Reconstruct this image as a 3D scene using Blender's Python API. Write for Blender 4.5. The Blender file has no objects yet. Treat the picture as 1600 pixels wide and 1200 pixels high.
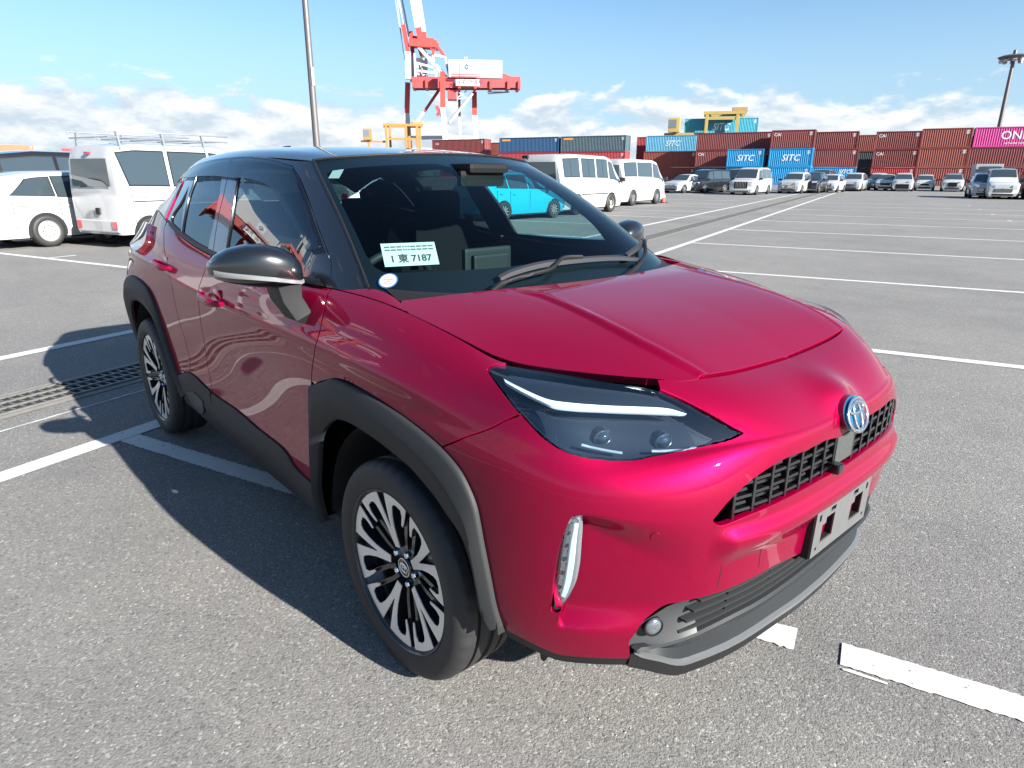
import bpy, bmesh, math, random
import numpy as np
from mathutils import Vector, Matrix, geometry, Euler
scene = bpy.context.scene
random.seed(7); rng = np.random.default_rng(7)
R = math.radians
# ---------------------------------------------------------------- camera
CAM = (1.4826, -1.7262, 1.4544); YAW, PITCH, ROLL, FPX = 2.4168, -.3095, .0041, 1027.88
_f = Vector((math.cos(PITCH) * math.cos(YAW), math.cos(PITCH) * math.sin(YAW), math.sin(PITCH)))
_r = Vector((math.sin(YAW), -math.cos(YAW), 0)); _u = _r.cross(_f)
_r2 = math.cos(ROLL) * _r + math.sin(ROLL) * _u; _u2 = -math.sin(ROLL) * _r + math.cos(ROLL) * _u
cam = bpy.data.objects.new('camera', bpy.data.cameras.new('camera')); scene.collection.objects.link(cam)
cam.matrix_world = Matrix(((_r2.x, _u2.x, -_f.x, CAM[0]), (_r2.y, _u2.y, -_f.y, CAM[1]), (_r2.z, _u2.z, -_f.z, CAM[2]), (0, 0, 0, 1)))
cam.data.sensor_width = 36; cam.data.lens = 36 * FPX / 1600; cam.data.clip_start = .05; cam.data.clip_end = 6000
scene.camera = cam
# ---------------------------------------------------------------- sky and sun
SUN = Vector((2.28, .33, 1.11)).normalized()
SUN_EL = math.asin(SUN.z); SUN_AZ = math.atan2(SUN.x, SUN.y)      # clockwise from +y
world = bpy.data.worlds.new('World'); scene.world = world; world.use_nodes = True
nt = world.node_tree; nodes = nt.nodes; links = nt.links
bg = nodes['Background']
sky = nodes.new('ShaderNodeTexSky'); sky.sky_type = 'NISHITA'; sky.sun_disc = False
sky.sun_elevation = SUN_EL; sky.sun_rotation = SUN_AZ
sky.air_density = 1.0; sky.dust_density = .5; sky.ozone_density = 2.0; sky.altitude = 0
def N(t, **kw):
    n = nodes.new(t)
    for k, v in kw.items(): setattr(n, k, v)
    return n
def mth(op, a, b=None, clamp=False):
    n = N('ShaderNodeMath', operation=op, use_clamp=clamp)
    for i, v in enumerate((a, b)):
        if v is None: continue
        if hasattr(v, 'is_linked') or hasattr(v, 'links'): links.new(v, n.inputs[i])
        else: n.inputs[i].default_value = v
    return n.outputs[0]
tc = N('ShaderNodeTexCoord'); sep = N('ShaderNodeSeparateXYZ'); links.new(tc.outputs['Generated'], sep.inputs[0])
zc = mth('MAXIMUM', sep.outputs[2], .0)
# cumulus banks low over the horizon, flattened puffs in direction space
def cloud_noise(dz, scale, detail, rough, off):
    cmb = N('ShaderNodeCombineXYZ'); links.new(sep.outputs[0], cmb.inputs[0]); links.new(sep.outputs[1], cmb.inputs[1])
    links.new(mth('MULTIPLY', mth('ADD', sep.outputs[2], dz), 2.6), cmb.inputs[2])
    mp = N('ShaderNodeVectorMath', operation='ADD'); links.new(cmb.outputs[0], mp.inputs[0]); mp.inputs[1].default_value = off
    n = N('ShaderNodeTexNoise'); n.inputs['Scale'].default_value = scale; n.inputs['Detail'].default_value = detail; n.inputs['Roughness'].default_value = rough; n.inputs['Distortion'].default_value = .15
    links.new(mp.outputs[0], n.inputs['Vector']); return n.outputs['Fac']
OFF = (3.3, 7.1, 1.7)
big = cloud_noise(0, 3.2, 2, .5, (1.0, 4.0, 2.0))
def density(dz): return mth('ADD', cloud_noise(dz, 10.5, 10, .60, OFF), mth('ADD', mth('MULTIPLY', mth('SUBTRACT', big, .45), .50), mth('MULTIPLY', mth('SUBTRACT', .55, sep.outputs[1]), .13)))
d0 = density(0); d1 = density(.014)
band = N('ShaderNodeMapRange'); band.interpolation_type = 'SMOOTHSTEP'
band.inputs['From Min'].default_value = .04; band.inputs['From Max'].default_value = .165; band.inputs['To Min'].default_value = .27; band.inputs['To Max'].default_value = .82
links.new(zc, band.inputs['Value'])
cov = mth('MULTIPLY', mth('SUBTRACT', d0, band.outputs[0]), 9.0, True)
lit = mth('ADD', mth('MULTIPLY', mth('SUBTRACT', d0, d1), 5.0), .55, True)       # sunlit tops, greyer undersides
shade = N('ShaderNodeMix', data_type='RGBA'); links.new(lit, shade.inputs['Factor'])
shade.inputs['A'].default_value = (3.9, 4.5, 5.1, 1); shade.inputs['B'].default_value = (6.4, 6.5, 6.6, 1)
# pale marine haze along the horizon
hz = N('ShaderNodeMapRange'); hz.interpolation_type = 'SMOOTHSTEP'
hz.inputs['From Min'].default_value = 0; hz.inputs['From Max'].default_value = .28; hz.inputs['To Min'].default_value = .80; hz.inputs['To Max'].default_value = 0
links.new(zc, hz.inputs['Value'])
hmix = N('ShaderNodeMix', data_type='RGBA'); links.new(hz.outputs[0], hmix.inputs['Factor'])
tint = N('ShaderNodeMix', data_type='RGBA', blend_type='MULTIPLY'); tint.inputs['Factor'].default_value = 1
tint.inputs['B'].default_value = (.82, 1.02, 1.14, 1); links.new(sky.outputs[0], tint.inputs['A'])
links.new(tint.outputs['Result'], hmix.inputs['A']); hmix.inputs['B'].default_value = (3.1, 4.35, 5.6, 1)
mix = N('ShaderNodeMix', data_type='RGBA'); links.new(mth('MULTIPLY', cov, .92), mix.inputs['Factor'])
links.new(hmix.outputs['Result'], mix.inputs['A']); links.new(shade.outputs['Result'], mix.inputs['B'])
links.new(mix.outputs['Result'], bg.inputs['Color']); bg.inputs['Strength'].default_value = .05
sun = bpy.data.objects.new('sun', bpy.data.lights.new('sun', 'SUN')); scene.collection.objects.link(sun)
sun.data.energy = 5.0; sun.data.angle = R(.53); sun.data.color = (1.0, .955, .89)
sun.rotation_euler = SUN.to_track_quat('Z', 'Y').to_euler(); sun.location = (0, 0, 30)
scene.view_settings.view_transform = 'Standard'; scene.view_settings.look = 'None'
scene.view_settings.exposure = 1.75; scene.view_settings.gamma = 1
scene.cycles.max_bounces = 10; scene.cycles.transparent_max_bounces = 24; scene.cycles.caustics_reflective = False; scene.cycles.caustics_refractive = False

# ---------------------------------------------------------------- materials
MATS = {}
def pm(name, col, rough=.5, metal=0., coat=0., spec=.5, noise=0., nscale=8., bump=0., bscale=200., trans=0., alpha=None, emit=None):
    """procedural principled material with optional colour mottling and fine relief"""
    if name in MATS: return MATS[name]
    m = bpy.data.materials.new(name); m.use_nodes = True
    t = m.node_tree; b = t.nodes['Principled BSDF']
    b.inputs['Base Color'].default_value = (*col, 1); b.inputs['Roughness'].default_value = rough
    b.inputs['Metallic'].default_value = metal; b.inputs['Coat Weight'].default_value = coat; b.inputs['Coat Roughness'].default_value = .02
    b.inputs['Specular IOR Level'].default_value = spec; b.inputs['Transmission Weight'].default_value = trans
    if emit: b.inputs['Emission Color'].default_value = (*emit[:3], 1); b.inputs['Emission Strength'].default_value = emit[3]
    co = t.nodes.new('ShaderNodeTexCoord')
    if noise or True:
        nz = t.nodes.new('ShaderNodeTexNoise'); nz.inputs['Scale'].default_value = nscale; nz.inputs['Detail'].default_value = 5
        t.links.new(co.outputs['Object'], nz.inputs['Vector'])
        amt = max(noise, .03)
        mx = t.nodes.new('ShaderNodeMix'); mx.data_type = 'RGBA'
        mx.inputs['A'].default_value = (*[c * (1 - amt) for c in col], 1); mx.inputs['B'].default_value = (*[min(c * (1 + amt), 1) for c in col], 1)
        t.links.new(nz.outputs['Fac'], mx.inputs['Factor']); t.links.new(mx.outputs['Result'], b.inputs['Base Color'])
    if bump:
        nb = t.nodes.new('ShaderNodeTexNoise'); nb.inputs['Scale'].default_value = bscale; nb.inputs['Detail'].default_value = 3
        t.links.new(co.outputs['Object'], nb.inputs['Vector'])
        bp = t.nodes.new('ShaderNodeBump'); bp.inputs['Strength'].default_value = bump; bp.inputs['Distance'].default_value = .002
        t.links.new(nb.outputs['Fac'], bp.inputs['Height']); t.links.new(bp.outputs['Normal'], b.inputs['Normal'])
    MATS[name] = m; return m
def glass_mat(name, tint, ior=1.5, rough=0.0):
    if name in MATS: return MATS[name]
    m = bpy.data.materials.new(name); m.use_nodes = True; t = m.node_tree
    t.nodes.remove(t.nodes['Principled BSDF']); out = t.nodes['Material Output']
    tr = t.nodes.new('ShaderNodeBsdfTransparent'); gl = t.nodes.new('ShaderNodeBsdfGlossy'); gl.inputs['Roughness'].default_value = rough
    fr = t.nodes.new('ShaderNodeFresnel'); ge = t.nodes.new('ShaderNodeNewGeometry'); mi = t.nodes.new('ShaderNodeMix'); mi.inputs['A'].default_value = ior; mi.inputs['B'].default_value = 1 / ior; t.links.new(ge.outputs['Backfacing'], mi.inputs['Factor']); t.links.new(mi.outputs['Result'], fr.inputs['IOR'])
    nz = t.nodes.new('ShaderNodeTexNoise'); nz.inputs['Scale'].default_value = 3
    mx = t.nodes.new('ShaderNodeMix'); mx.data_type = 'RGBA'
    mx.inputs['A'].default_value = (*[c * .97 for c in tint], 1); mx.inputs['B'].default_value = (*tint, 1)
    t.links.new(nz.outputs['Fac'], mx.inputs['Factor']); t.links.new(mx.outputs['Result'], tr.inputs['Color'])
    ms = t.nodes.new('ShaderNodeMixShader'); t.links.new(fr.outputs[0], ms.inputs[0]); t.links.new(tr.outputs[0], ms.inputs[1]); t.links.new(gl.outputs[0], ms.inputs[2])
    t.links.new(ms.outputs[0], out.inputs['Surface']); MATS[name] = m; return m

# ---------------------------------------------------------------- scene graph helpers
COL = scene.collection
def setprops(o, label=None, cat=None, group=None, kind=None):
    if label: o['label'] = label
    if cat: o['category'] = cat
    if group: o['group'] = group
    if kind: o['kind'] = kind
    return o
def empty(name, loc=(0, 0, 0), rz=0, parent=None, **kw):
    o = bpy.data.objects.new(name, None); COL.objects.link(o); o.location = loc; o.rotation_euler = (0, 0, rz)
    o.empty_display_size = .2
    if parent: o.parent = parent
    return setprops(o, **kw)
def mobj(name, me, mat=None, parent=None, loc=None, **kw):
    o = bpy.data.objects.new(name, me); COL.objects.link(o)
    if mat is not None and not me.materials: me.materials.append(mat)
    if parent: o.parent = parent
    if loc is not None: o.location = loc
    return setprops(o, **kw)
def copy_tree(o, parent=None):
    c = o.copy(); COL.objects.link(c); c.parent = parent
    for ch in list(o.children): copy_tree(ch, c)
    return c
class MB:
    """collects vertices and faces for one mesh"""
    def __init__(s): s.v = []; s.f = []; s.mi = []
    def add(s, v, f, mi=0):
        b = len(s.v); s.v += [tuple(map(float, p)) for p in v]; s.f += [tuple(i + b for i in q) for q in f]; s.mi += [mi] * len(f); return s
    def box(s, a, b, mi=0, M=None):
        x0, y0, z0 = a; x1, y1, z1 = b
        v = [(x0, y0, z0), (x1, y0, z0), (x1, y1, z0), (x0, y1, z0), (x0, y0, z1), (x1, y0, z1), (x1, y1, z1), (x0, y1, z1)]
        if M is not None: v = [tuple(M @ Vector(p)) for p in v]
        return s.add(v, [(3, 2, 1, 0), (4, 5, 6, 7), (0, 1, 5, 4), (1, 2, 6, 5), (2, 3, 7, 6), (3, 0, 4, 7)], mi)
    def bar(s, p, q, w, h=None, mi=0, upv=(0, 0, 1)):
        """rectangular bar from p to q, w wide and h high"""
        h = h or w; p = Vector(p); q = Vector(q); d = q - p; L = d.length; d.normalize()
        u = Vector(upv)
        if abs(d.dot(u)) > .98: u = Vector((1, 0, 0))
        x = d.cross(u).normalized(); u = x.cross(d).normalized()
        v = []
        for c in (p, q):
            for sx, su in ((-1, -1), (1, -1), (1, 1), (-1, 1)): v.append(c + x * (sx * w / 2) + u * (su * h / 2))
        return s.add(v, [(0, 1, 2, 3), (7, 6, 5, 4), (0, 4, 5, 1), (1, 5, 6, 2), (2, 6, 7, 3), (3, 7, 4, 0)], mi)
    def tube(s, pts, r, n=10, mi=0, closed=False, caps=True):
        pts = [Vector(p) for p in pts]; m = len(pts); rs = r if hasattr(r, '__len__') else [r] * m
        b = len(s.v); up = None
        for i, p in enumerate(pts):
            a = pts[(i - 1) % m] if (closed or i) else p; c = pts[(i + 1) % m] if (closed or i < m - 1) else p
            d = (c - a).normalized()
            if up is None: up = d.orthogonal().normalized()
            up = (up - d * up.dot(d)).normalized(); x = d.cross(up)
            for k in range(n):
                t = 2 * math.pi * k / n; s.v.append(tuple(p + (up * math.cos(t) + x * math.sin(t)) * rs[i]))
        for i in range(m if closed else m - 1):
            j = (i + 1) % m
            for k in range(n):
                l = (k + 1) % n; s.f.append((b + i * n + k, b + i * n + l, b + j * n + l, b + j * n + k)); s.mi.append(mi)
        if caps and not closed:
            s.f.append(tuple(b + k for k in reversed(range(n)))); s.f.append(tuple(b + (m - 1) * n + k for k in range(n))); s.mi += [mi, mi]
        return s
    def lathe(s, prof, n=32, axis='z', mi=0, closed=False):
        """prof: (radius, along)"""
        b = len(s.v); m = len(prof)
        for k in range(n):
            t = 2 * math.pi * k / n; c, d = math.cos(t), math.sin(t)
            for r, a in prof:
                s.v.append({'z': (r * c, r * d, a), 'y': (r * c, a, r * d), 'x': (a, r * c, r * d)}[axis])
        for k in range(n):
            l = (k + 1) % n
            for i in range(m if closed else m - 1):
                j = (i + 1) % m; s.f.append((b + k * m + i, b + l * m + i, b + l * m + j, b + k * m + j)); s.mi.append(mi)
        return s
    def prism(s, poly, a, b, axis='y', mi=0):
        """poly in the plane across axis, extruded from a to b"""
        P = {'y': lambda p, t: (p[0], t, p[1]), 'x': lambda p, t: (t, p[0], p[1]), 'z': lambda p, t: (p[0], p[1], t)}[axis]
        n = len(poly); v = [P(p, a) for p in poly] + [P(p, b) for p in poly]
        f = [tuple(range(n - 1, -1, -1)), tuple(range(n, 2 * n))] + [(i, (i + 1) % n, n + (i + 1) % n, n + i) for i in range(n)]
        return s.add(v, f, mi)
    def loft(s, rings, mi=0, closed=True, caps=True):
        """rings: equal-length point loops joined one after the other"""
        b = len(s.v); n = len(rings[0]); m = len(rings)
        for r in rings: s.v += [tuple(map(float, p)) for p in r]
        for j in range(m - 1):
            for i in range(n if closed else n - 1):
                k = (i + 1) % n; s.f.append((b + j * n + i, b + j * n + k, b + (j + 1) * n + k, b + (j + 1) * n + i)); s.mi.append(mi)
        if caps and closed:
            s.f.append(tuple(b + i for i in reversed(range(n)))); s.f.append(tuple(b + (m - 1) * n + i for i in range(n))); s.mi += [mi, mi]
        return s
    def mesh(s, name, mats=None, smooth=None, fix=True, bevel=0):
        me = bpy.data.meshes.new(name); me.from_pydata(s.v, [], s.f)
        mats = mats if isinstance(mats, (list, tuple)) else ([mats] if mats else [])
        for m in mats: me.materials.append(m)
        if len(mats) > 1: me.polygons.foreach_set('material_index', s.mi)
        if fix or bevel:
            bm = bmesh.new(); bm.from_mesh(me)
            if fix: bmesh.ops.recalc_face_normals(bm, faces=bm.faces)
            if bevel:
                es = [e for e in bm.edges if len(e.link_faces) == 2 and e.calc_face_angle(0) > R(25)]
                bmesh.ops.bevel(bm, geom=es, offset=bevel, segments=2, profile=.7, affect='EDGES', clamp_overlap=True)
            bm.to_mesh(me); bm.free()
        if smooth is not None:
            me.shade_smooth(); me.set_sharp_from_angle(angle=R(smooth))
        me.update(); return me
    def obj(s, name, mats=None, parent=None, smooth=None, loc=None, fix=True, bevel=0, **kw):
        return mobj(name, s.mesh(name, mats, smooth, fix, bevel), None, parent, loc, **kw)
def text_mesh(txt, size, depth=0.0, shear=0.0, bold=0.0, align='CENTER'):
    cu = bpy.data.curves.new('lettering', 'FONT'); cu.body = txt; cu.size = size; cu.extrude = depth; cu.shear = shear; cu.offset = bold
    cu.align_x = align; cu.align_y = 'CENTER'; cu.resolution_u = 3
    o = bpy.data.objects.new('lettering', cu); COL.objects.link(o)
    bpy.context.view_layer.update()
    me = bpy.data.meshes.new_from_object(o.evaluated_get(bpy.context.evaluated_depsgraph_get()))
    bpy.data.objects.remove(o); bpy.data.curves.remove(cu); return me
# ---------------------------------------------------------------- spline surfaces
def bs_basis(n, u):
    """clamped uniform cubic B-spline basis, n control points, u in [0,1] -> (len(u), n)"""
    u = np.clip(np.asarray(u, float).ravel(), 0, 1)
    k = 3
    kn = np.concatenate([np.zeros(k), np.linspace(0, 1, n - k + 1), np.ones(k)])
    B = np.zeros((len(u), n + k))
    idx = np.clip(np.searchsorted(kn, u, side='right') - 1, k, n - 1)
    B[np.arange(len(u)), idx] = 1
    for d in range(1, k + 1):
        for i in range(n + k - d):
            a = kn[i + d] - kn[i]; b = kn[i + d + 1] - kn[i + 1]
            t = np.zeros(len(u))
            if a > 0: t += (u - kn[i]) / a * B[:, i]
            if b > 0: t += (kn[i + d + 1] - u) / b * B[:, i + 1]
            B[:, i] = t
    return B[:, :n]

def sharpen(P, amt=1.0):
    Q = P.copy()
    Q[1:-1] += amt * (2 * P[1:-1] - P[:-2] - P[2:]) / 6
    return Q

class Patch:
    """bicubic patch; net[row t][col s] = (x, y, z)"""
    def __init__(s_, net, disp=None, smooth=1.0):
        P = np.array(net, float)
        P = sharpen(P, smooth)
        P = np.swapaxes(sharpen(np.swapaxes(P, 0, 1), smooth), 0, 1)
        s_.P = P; s_.disp = disp
    def pos(s_, s, t):
        s = np.asarray(s, float).ravel(); t = np.asarray(t, float).ravel()
        Bs = bs_basis(s_.P.shape[1], s); Bt = bs_basis(s_.P.shape[0], t)
        q = np.einsum('kr,rcd,kc->kd', Bt, s_.P, Bs)
        if s_.disp is not None: q = s_.disp(q)
        return q
    def ev(s_, s, t):
        s = np.asarray(s, float).ravel(); t = np.asarray(t, float).ravel()
        h = 4e-4
        s1 = np.clip(s + h, 0, 1); s0 = np.clip(s - h, 0, 1); t1 = np.clip(t + h, 0, 1); t0 = np.clip(t - h, 0, 1)
        p = s_.pos(s, t)
        n = np.cross(s_.pos(s1, t) - s_.pos(s0, t), s_.pos(s, t1) - s_.pos(s, t0))
        n /= np.linalg.norm(n, axis=1)[:, None] + 1e-12
        return p, n * s_.sign
    sign = 1.0

def sm(a, b, x):
    t = np.clip((x - a) / (b - a), 0, 1); return t * t * (3 - 2 * t)

# body side and front, one continuous wrap: columns run front centre -> right side -> rear centre,
# rows run bottom edge -> hood / belt line.  w is half width (right side is y = -w)
BODY = [
 [(.800,0,.235),(.798,.22,.238),(.775,.42,.25),(.70,.60,.28),(.58,.74,.32),(.47,.81,.36),(.32,.835,.36),(0,.835,.32),(-.35,.82,.25),(-.8,.80,.22),(-1.25,.80,.22),(-1.7,.80,.23),(-2.15,.82,.27),(-2.56,.835,.33),(-2.95,.81,.34),(-3.13,.70,.33),(-3.21,.42,.32),(-3.22,0,.32)],
 [(.838,0,.285),(.836,.22,.287),(.805,.42,.30),(.725,.60,.335),(.61,.745,.385),(.48,.825,.42),(.32,.852,.43),(0,.856,.40),(-.35,.843,.36),(-.8,.832,.35),(-1.25,.832,.35),(-1.7,.842,.355),(-2.15,.858,.38),(-2.56,.86,.42),(-2.95,.83,.43),(-3.16,.72,.43),(-3.24,.43,.43),(-3.25,0,.43)],
 [(.862,0,.50),(.860,.22,.50),(.832,.42,.51),(.755,.60,.525),(.64,.755,.54),(.50,.832,.55),(.32,.863,.56),(0,.868,.56),(-.35,.852,.53),(-.8,.834,.50),(-1.25,.834,.50),(-1.7,.846,.51),(-2.15,.868,.54),(-2.56,.874,.58),(-2.95,.85,.58),(-3.17,.735,.58),(-3.26,.44,.58),(-3.28,0,.58)],
 [(.872,0,.665),(.869,.22,.665),(.843,.42,.67),(.768,.60,.68),(.65,.755,.69),(.51,.832,.70),(.32,.866,.71),(0,.874,.71),(-.35,.857,.69),(-.8,.840,.67),(-1.25,.840,.67),(-1.7,.854,.68),(-2.15,.877,.70),(-2.56,.882,.72),(-2.95,.86,.72),(-3.18,.74,.72),(-3.27,.45,.72),(-3.29,0,.72)],
 [(.868,0,.79),(.865,.22,.79),(.838,.42,.79),(.765,.60,.79),(.65,.75,.80),(.51,.828,.81),(.32,.864,.82),(0,.880,.83),(-.35,.868,.82),(-.8,.859,.81),(-1.25,.859,.81),(-1.7,.869,.81),(-2.15,.882,.83),(-2.56,.884,.85),(-2.95,.862,.85),(-3.18,.745,.85),(-3.27,.45,.85),(-3.29,0,.85)],
 [(.850,0,.868),(.845,.22,.870),(.812,.40,.880),(.71,.58,.862),(.60,.735,.872),(.49,.805,.89),(.32,.842,.90),(0,.868,.90),(-.35,.867,.895),(-.8,.869,.89),(-1.25,.871,.89),(-1.7,.876,.89),(-2.15,.880,.91),(-2.56,.878,.93),(-2.95,.857,.93),(-3.18,.75,.95),(-3.27,.45,.95),(-3.28,0,.95)],
 [(.79,0,.925),(.785,.22,.930),(.755,.41,.937),(.66,.56,.925),(.545,.70,.942),(.43,.775,.958),(.29,.812,.962),(0,.838,.968),(-.35,.848,.975),(-.8,.858,.975),(-1.25,.86,.98),(-1.7,.862,.985),(-2.15,.860,1.01),(-2.56,.825,1.03),(-2.94,.765,1.03),(-3.14,.67,1.06),(-3.25,.44,1.06),(-3.26,0,1.06)],
 [(.735,0,.955),(.73,.22,.961),(.705,.40,.970),(.62,.55,.972),(.49,.67,.985),(.37,.742,.998),(.25,.775,1.006),(0,.795,1.028),(-.33,.810,1.05),(-.8,.835,1.055),(-1.25,.838,1.06),(-1.7,.836,1.075),(-2.15,.83,1.12),(-2.56,.775,1.14),(-2.92,.705,1.14),(-3.10,.62,1.15),(-3.21,.42,1.16),(-3.22,0,1.16)],
 [(.676,0,.973),(.674,.22,.979),(.660,.385,.990),(.575,.545,1.002),(.42,.65,1.009),(.304,.712,1.011),(.19,.727,1.04),(0,.735,1.07),(-.32,.745,1.10),(-.8,.80,1.10),(-1.25,.81,1.11),(-1.7,.808,1.135),(-2.15,.785,1.205),(-2.56,.715,1.25),(-2.90,.645,1.25),(-3.06,.56,1.25),(-3.15,.4,1.27),(-3.16,0,1.27)],
]

def _row(a, b, f, dz=0, dw=0, front=None):
    r = [tuple(np.array(a[i]) * (1 - f) + np.array(b[i]) * f + (0, dw, dz)) for i in range(len(a))]
    if front:
        for i, v in enumerate(front): r[i] = v
    return r
_Z5 = {7:.925,8:.932,9:.942,10:.952,11:.965,12:1.0,13:1.01,14:1.0}
_W5 = {7:.872,8:.872,9:.873,10:.874,11:.877,12:.878,13:.868,14:.815}
for _i in _Z5:
    x, w, z = BODY[5][_i]; BODY[5][_i] = (x, _W5[_i], _Z5[_i])
    x, w, z = BODY[6][_i]; BODY[6][_i] = (x, w - .006, _Z5[_i] + .062)
    x, w, z = BODY[7][_i]; BODY[7][_i] = (x, w - .002, z + .012)
_r4b = [(.861,0,.853),(.857,.22,.854),(.826,.405,.862),(.732,.588,.848)]
_r5b = [(.838,0,.882),(.833,.22,.885),(.800,.402,.893),(.697,.573,.876)]
_A = _row(BODY[4], BODY[5], .62, front=_r4b)
_B = _row(BODY[5], BODY[6], .42, front=_r5b)
for _i in range(7, 15):
    x, w, z = BODY[5][_i]
    _A[_i] = (x, w - .0035, z - .034); _B[_i] = (x, w - .0075, z + .026)
BODY = BODY[:5] + [_A, BODY[5], _B] + BODY[6:]
BODY = np.array(BODY); BODY[..., 1] *= -1
def lamp_bulge(q):
    x, y, z = q[:, 0], -q[:, 1], q[:, 2]
    g = .022 * np.exp(-((x - .49) / .15) ** 2 - ((y - .735) / .12) ** 2 - ((z - .955) / .07) ** 2)
    b = np.exp(-(y / .08) ** 2 - ((z - .905) / .042) ** 2) * sm(.6, .75, x)
    return q + np.stack([g * .5 + .020 * b, -g * .55, g * .65 + .016 * b], 1)
def body_disp(q):
    q = lamp_bulge(q)
    x, y, z = q[:, 0], -q[:, 1], q[:, 2]
    fr = sm(.35, .5, x)
    # ledge under the upper grille
    led = .020 * sm(.595, .652, z) * (1 - sm(.660, .700, z)) * (1 - sm(.47, .53, y))
    # scoop that runs into the upright lamp
    top = .752 - .03 * np.clip((.75 - y) / .2, 0, 1.5); tw = .030 + .12 * np.clip((.76 - y) / .2, 0, 1)
    u = np.clip((y - .46) / .31, 0, 1); f = u * u * (1.6 - .6 * u) * (1 - sm(.764, .782, y)) * (1 - sm(top - tw, top, z)) * sm(.425, .485 + .04 * (1 - u), z)
    q = q.copy()
    q[:, 0] += fr * (led - .075 * f)
    return q
HOOD = [  # rows: front edge -> rear edge, columns: centre -> right edge
 [(.676,0,.973),(.674,.20,.978),(.668,.32,.987),(.660,.39,.991),(.645,.455,.991),(.62,.50,.992)],
 [(.60,0,1.012),(.60,.20,1.015),(.597,.335,1.021),(.592,.405,1.019),(.572,.500,1.012),(.50,.595,1.004)],
 [(.48,0,1.052),(.48,.20,1.054),(.47,.355,1.058),(.465,.425,1.052),(.445,.555,1.032),(.39,.66,1.010)],
 [(.30,0,1.087),(.30,.20,1.088),(.29,.37,1.090),(.285,.44,1.083),(.285,.60,1.055),(.23,.722,1.028)],
 [(.14,0,1.108),(.13,.20,1.109),(.11,.385,1.110),(.11,.455,1.104),(.105,.61,1.083),(.02,.733,1.066)],
 [(.03,0,1.120),(.02,.20,1.121),(-.02,.395,1.122),(-.045,.465,1.119),(-.12,.62,1.107),(-.16,.735,1.088)],
]
HOOD = np.array(HOOD); HOOD[..., 1] *= -1
body = Patch(BODY, body_disp); body_plain = Patch(BODY, lamp_bulge)
for _k, _s in enumerate((.112, .155, .205, .285, .37, .445)):
    HOOD[_k, 5] = body.pos(_s, 1.0)[0] + (0, .004, 0)
WIND = [ # windscreen: rows base -> top, columns centre -> right edge
 [(-.02,0,1.075),(-.03,.22,1.077),(-.075,.42,1.083),(-.16,.58,1.092),(-.235,.66,1.10),(-.32,.716,1.107)],
 [(-.235,0,1.245),(-.245,.20,1.244),(-.285,.39,1.24),(-.36,.54,1.235),(-.43,.615,1.232),(-.505,.668,1.232)],
 [(-.455,0,1.375),(-.465,.18,1.373),(-.50,.36,1.367),(-.565,.50,1.355),(-.625,.575,1.348),(-.69,.624,1.345)],
 [(-.67,0,1.472),(-.68,.17,1.47),(-.71,.34,1.463),(-.76,.47,1.449),(-.805,.535,1.44),(-.855,.585,1.433)],
 [(-.84,0,1.530),(-.845,.16,1.528),(-.87,.32,1.521),(-.91,.44,1.512),(-.94,.50,1.506),(-.98,.551,1.498)],
]
WIND = np.array(WIND); WIND[..., 1] *= -1
ROOF = [ # rows front -> rear, columns centre -> right edge
 [(-.84,0,1.530),(-.845,.16,1.528),(-.87,.32,1.521),(-.91,.44,1.512),(-.94,.50,1.506),(-.98,.551,1.498)],
 [(-1.05,0,1.553),(-1.055,.18,1.551),(-1.07,.34,1.544),(-1.10,.46,1.534),(-1.12,.525,1.526),(-1.14,.578,1.508)],
 [(-1.4,0,1.572),(-1.4,.20,1.570),(-1.4,.37,1.563),(-1.4,.49,1.552),(-1.4,.56,1.541),(-1.4,.605,1.518)],
 [(-1.8,0,1.577),(-1.8,.20,1.575),(-1.8,.37,1.568),(-1.8,.49,1.556),(-1.8,.56,1.543),(-1.8,.608,1.515)],
 [(-2.2,0,1.568),(-2.2,.20,1.566),(-2.2,.36,1.559),(-2.2,.48,1.546),(-2.2,.545,1.528),(-2.2,.598,1.485)],
 [(-2.55,0,1.548),(-2.55,.20,1.546),(-2.55,.35,1.538),(-2.55,.46,1.524),(-2.54,.53,1.49),(-2.52,.59,1.415)],
 [(-2.86,0,1.508),(-2.86,.20,1.505),(-2.85,.34,1.495),(-2.83,.45,1.475),(-2.78,.52,1.42),(-2.72,.588,1.33)],
]
ROOF = np.array(ROOF); ROOF[..., 1] *= -1
SIDE = [ # greenhouse side: rows belt -> roof edge, columns front -> rear
 [(-.32,.716,1.107),(-.46,.772,1.102),(-.8,.80,1.10),(-1.25,.81,1.11),(-1.7,.808,1.135),(-2.15,.785,1.205),(-2.5,.725,1.245),(-2.82,.665,1.25)],
 [(-.50,.671,1.232),(-.64,.724,1.225),(-.95,.752,1.222),(-1.32,.762,1.23),(-1.72,.758,1.25),(-2.13,.738,1.29),(-2.47,.69,1.30),(-2.79,.645,1.28)],
 [(-.69,.626,1.345),(-.80,.673,1.335),(-1.06,.698,1.335),(-1.37,.708,1.34),(-1.75,.705,1.352),(-2.14,.688,1.362),(-2.47,.655,1.35),(-2.76,.622,1.305)],
 [(-.855,.586,1.433),(-.93,.625,1.425),(-1.12,.648,1.43),(-1.40,.657,1.44),(-1.77,.656,1.443),(-2.16,.643,1.43),(-2.48,.620,1.39),(-2.74,.605,1.32)],
 [(-.98,.551,1.498),(-1.03,.575,1.497),(-1.17,.592,1.505),(-1.42,.604,1.518),(-1.8,.608,1.515),(-2.2,.598,1.485),(-2.52,.588,1.415),(-2.72,.588,1.33)],
]
SIDE = np.array(SIDE); SIDE[..., 1] *= -1

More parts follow.
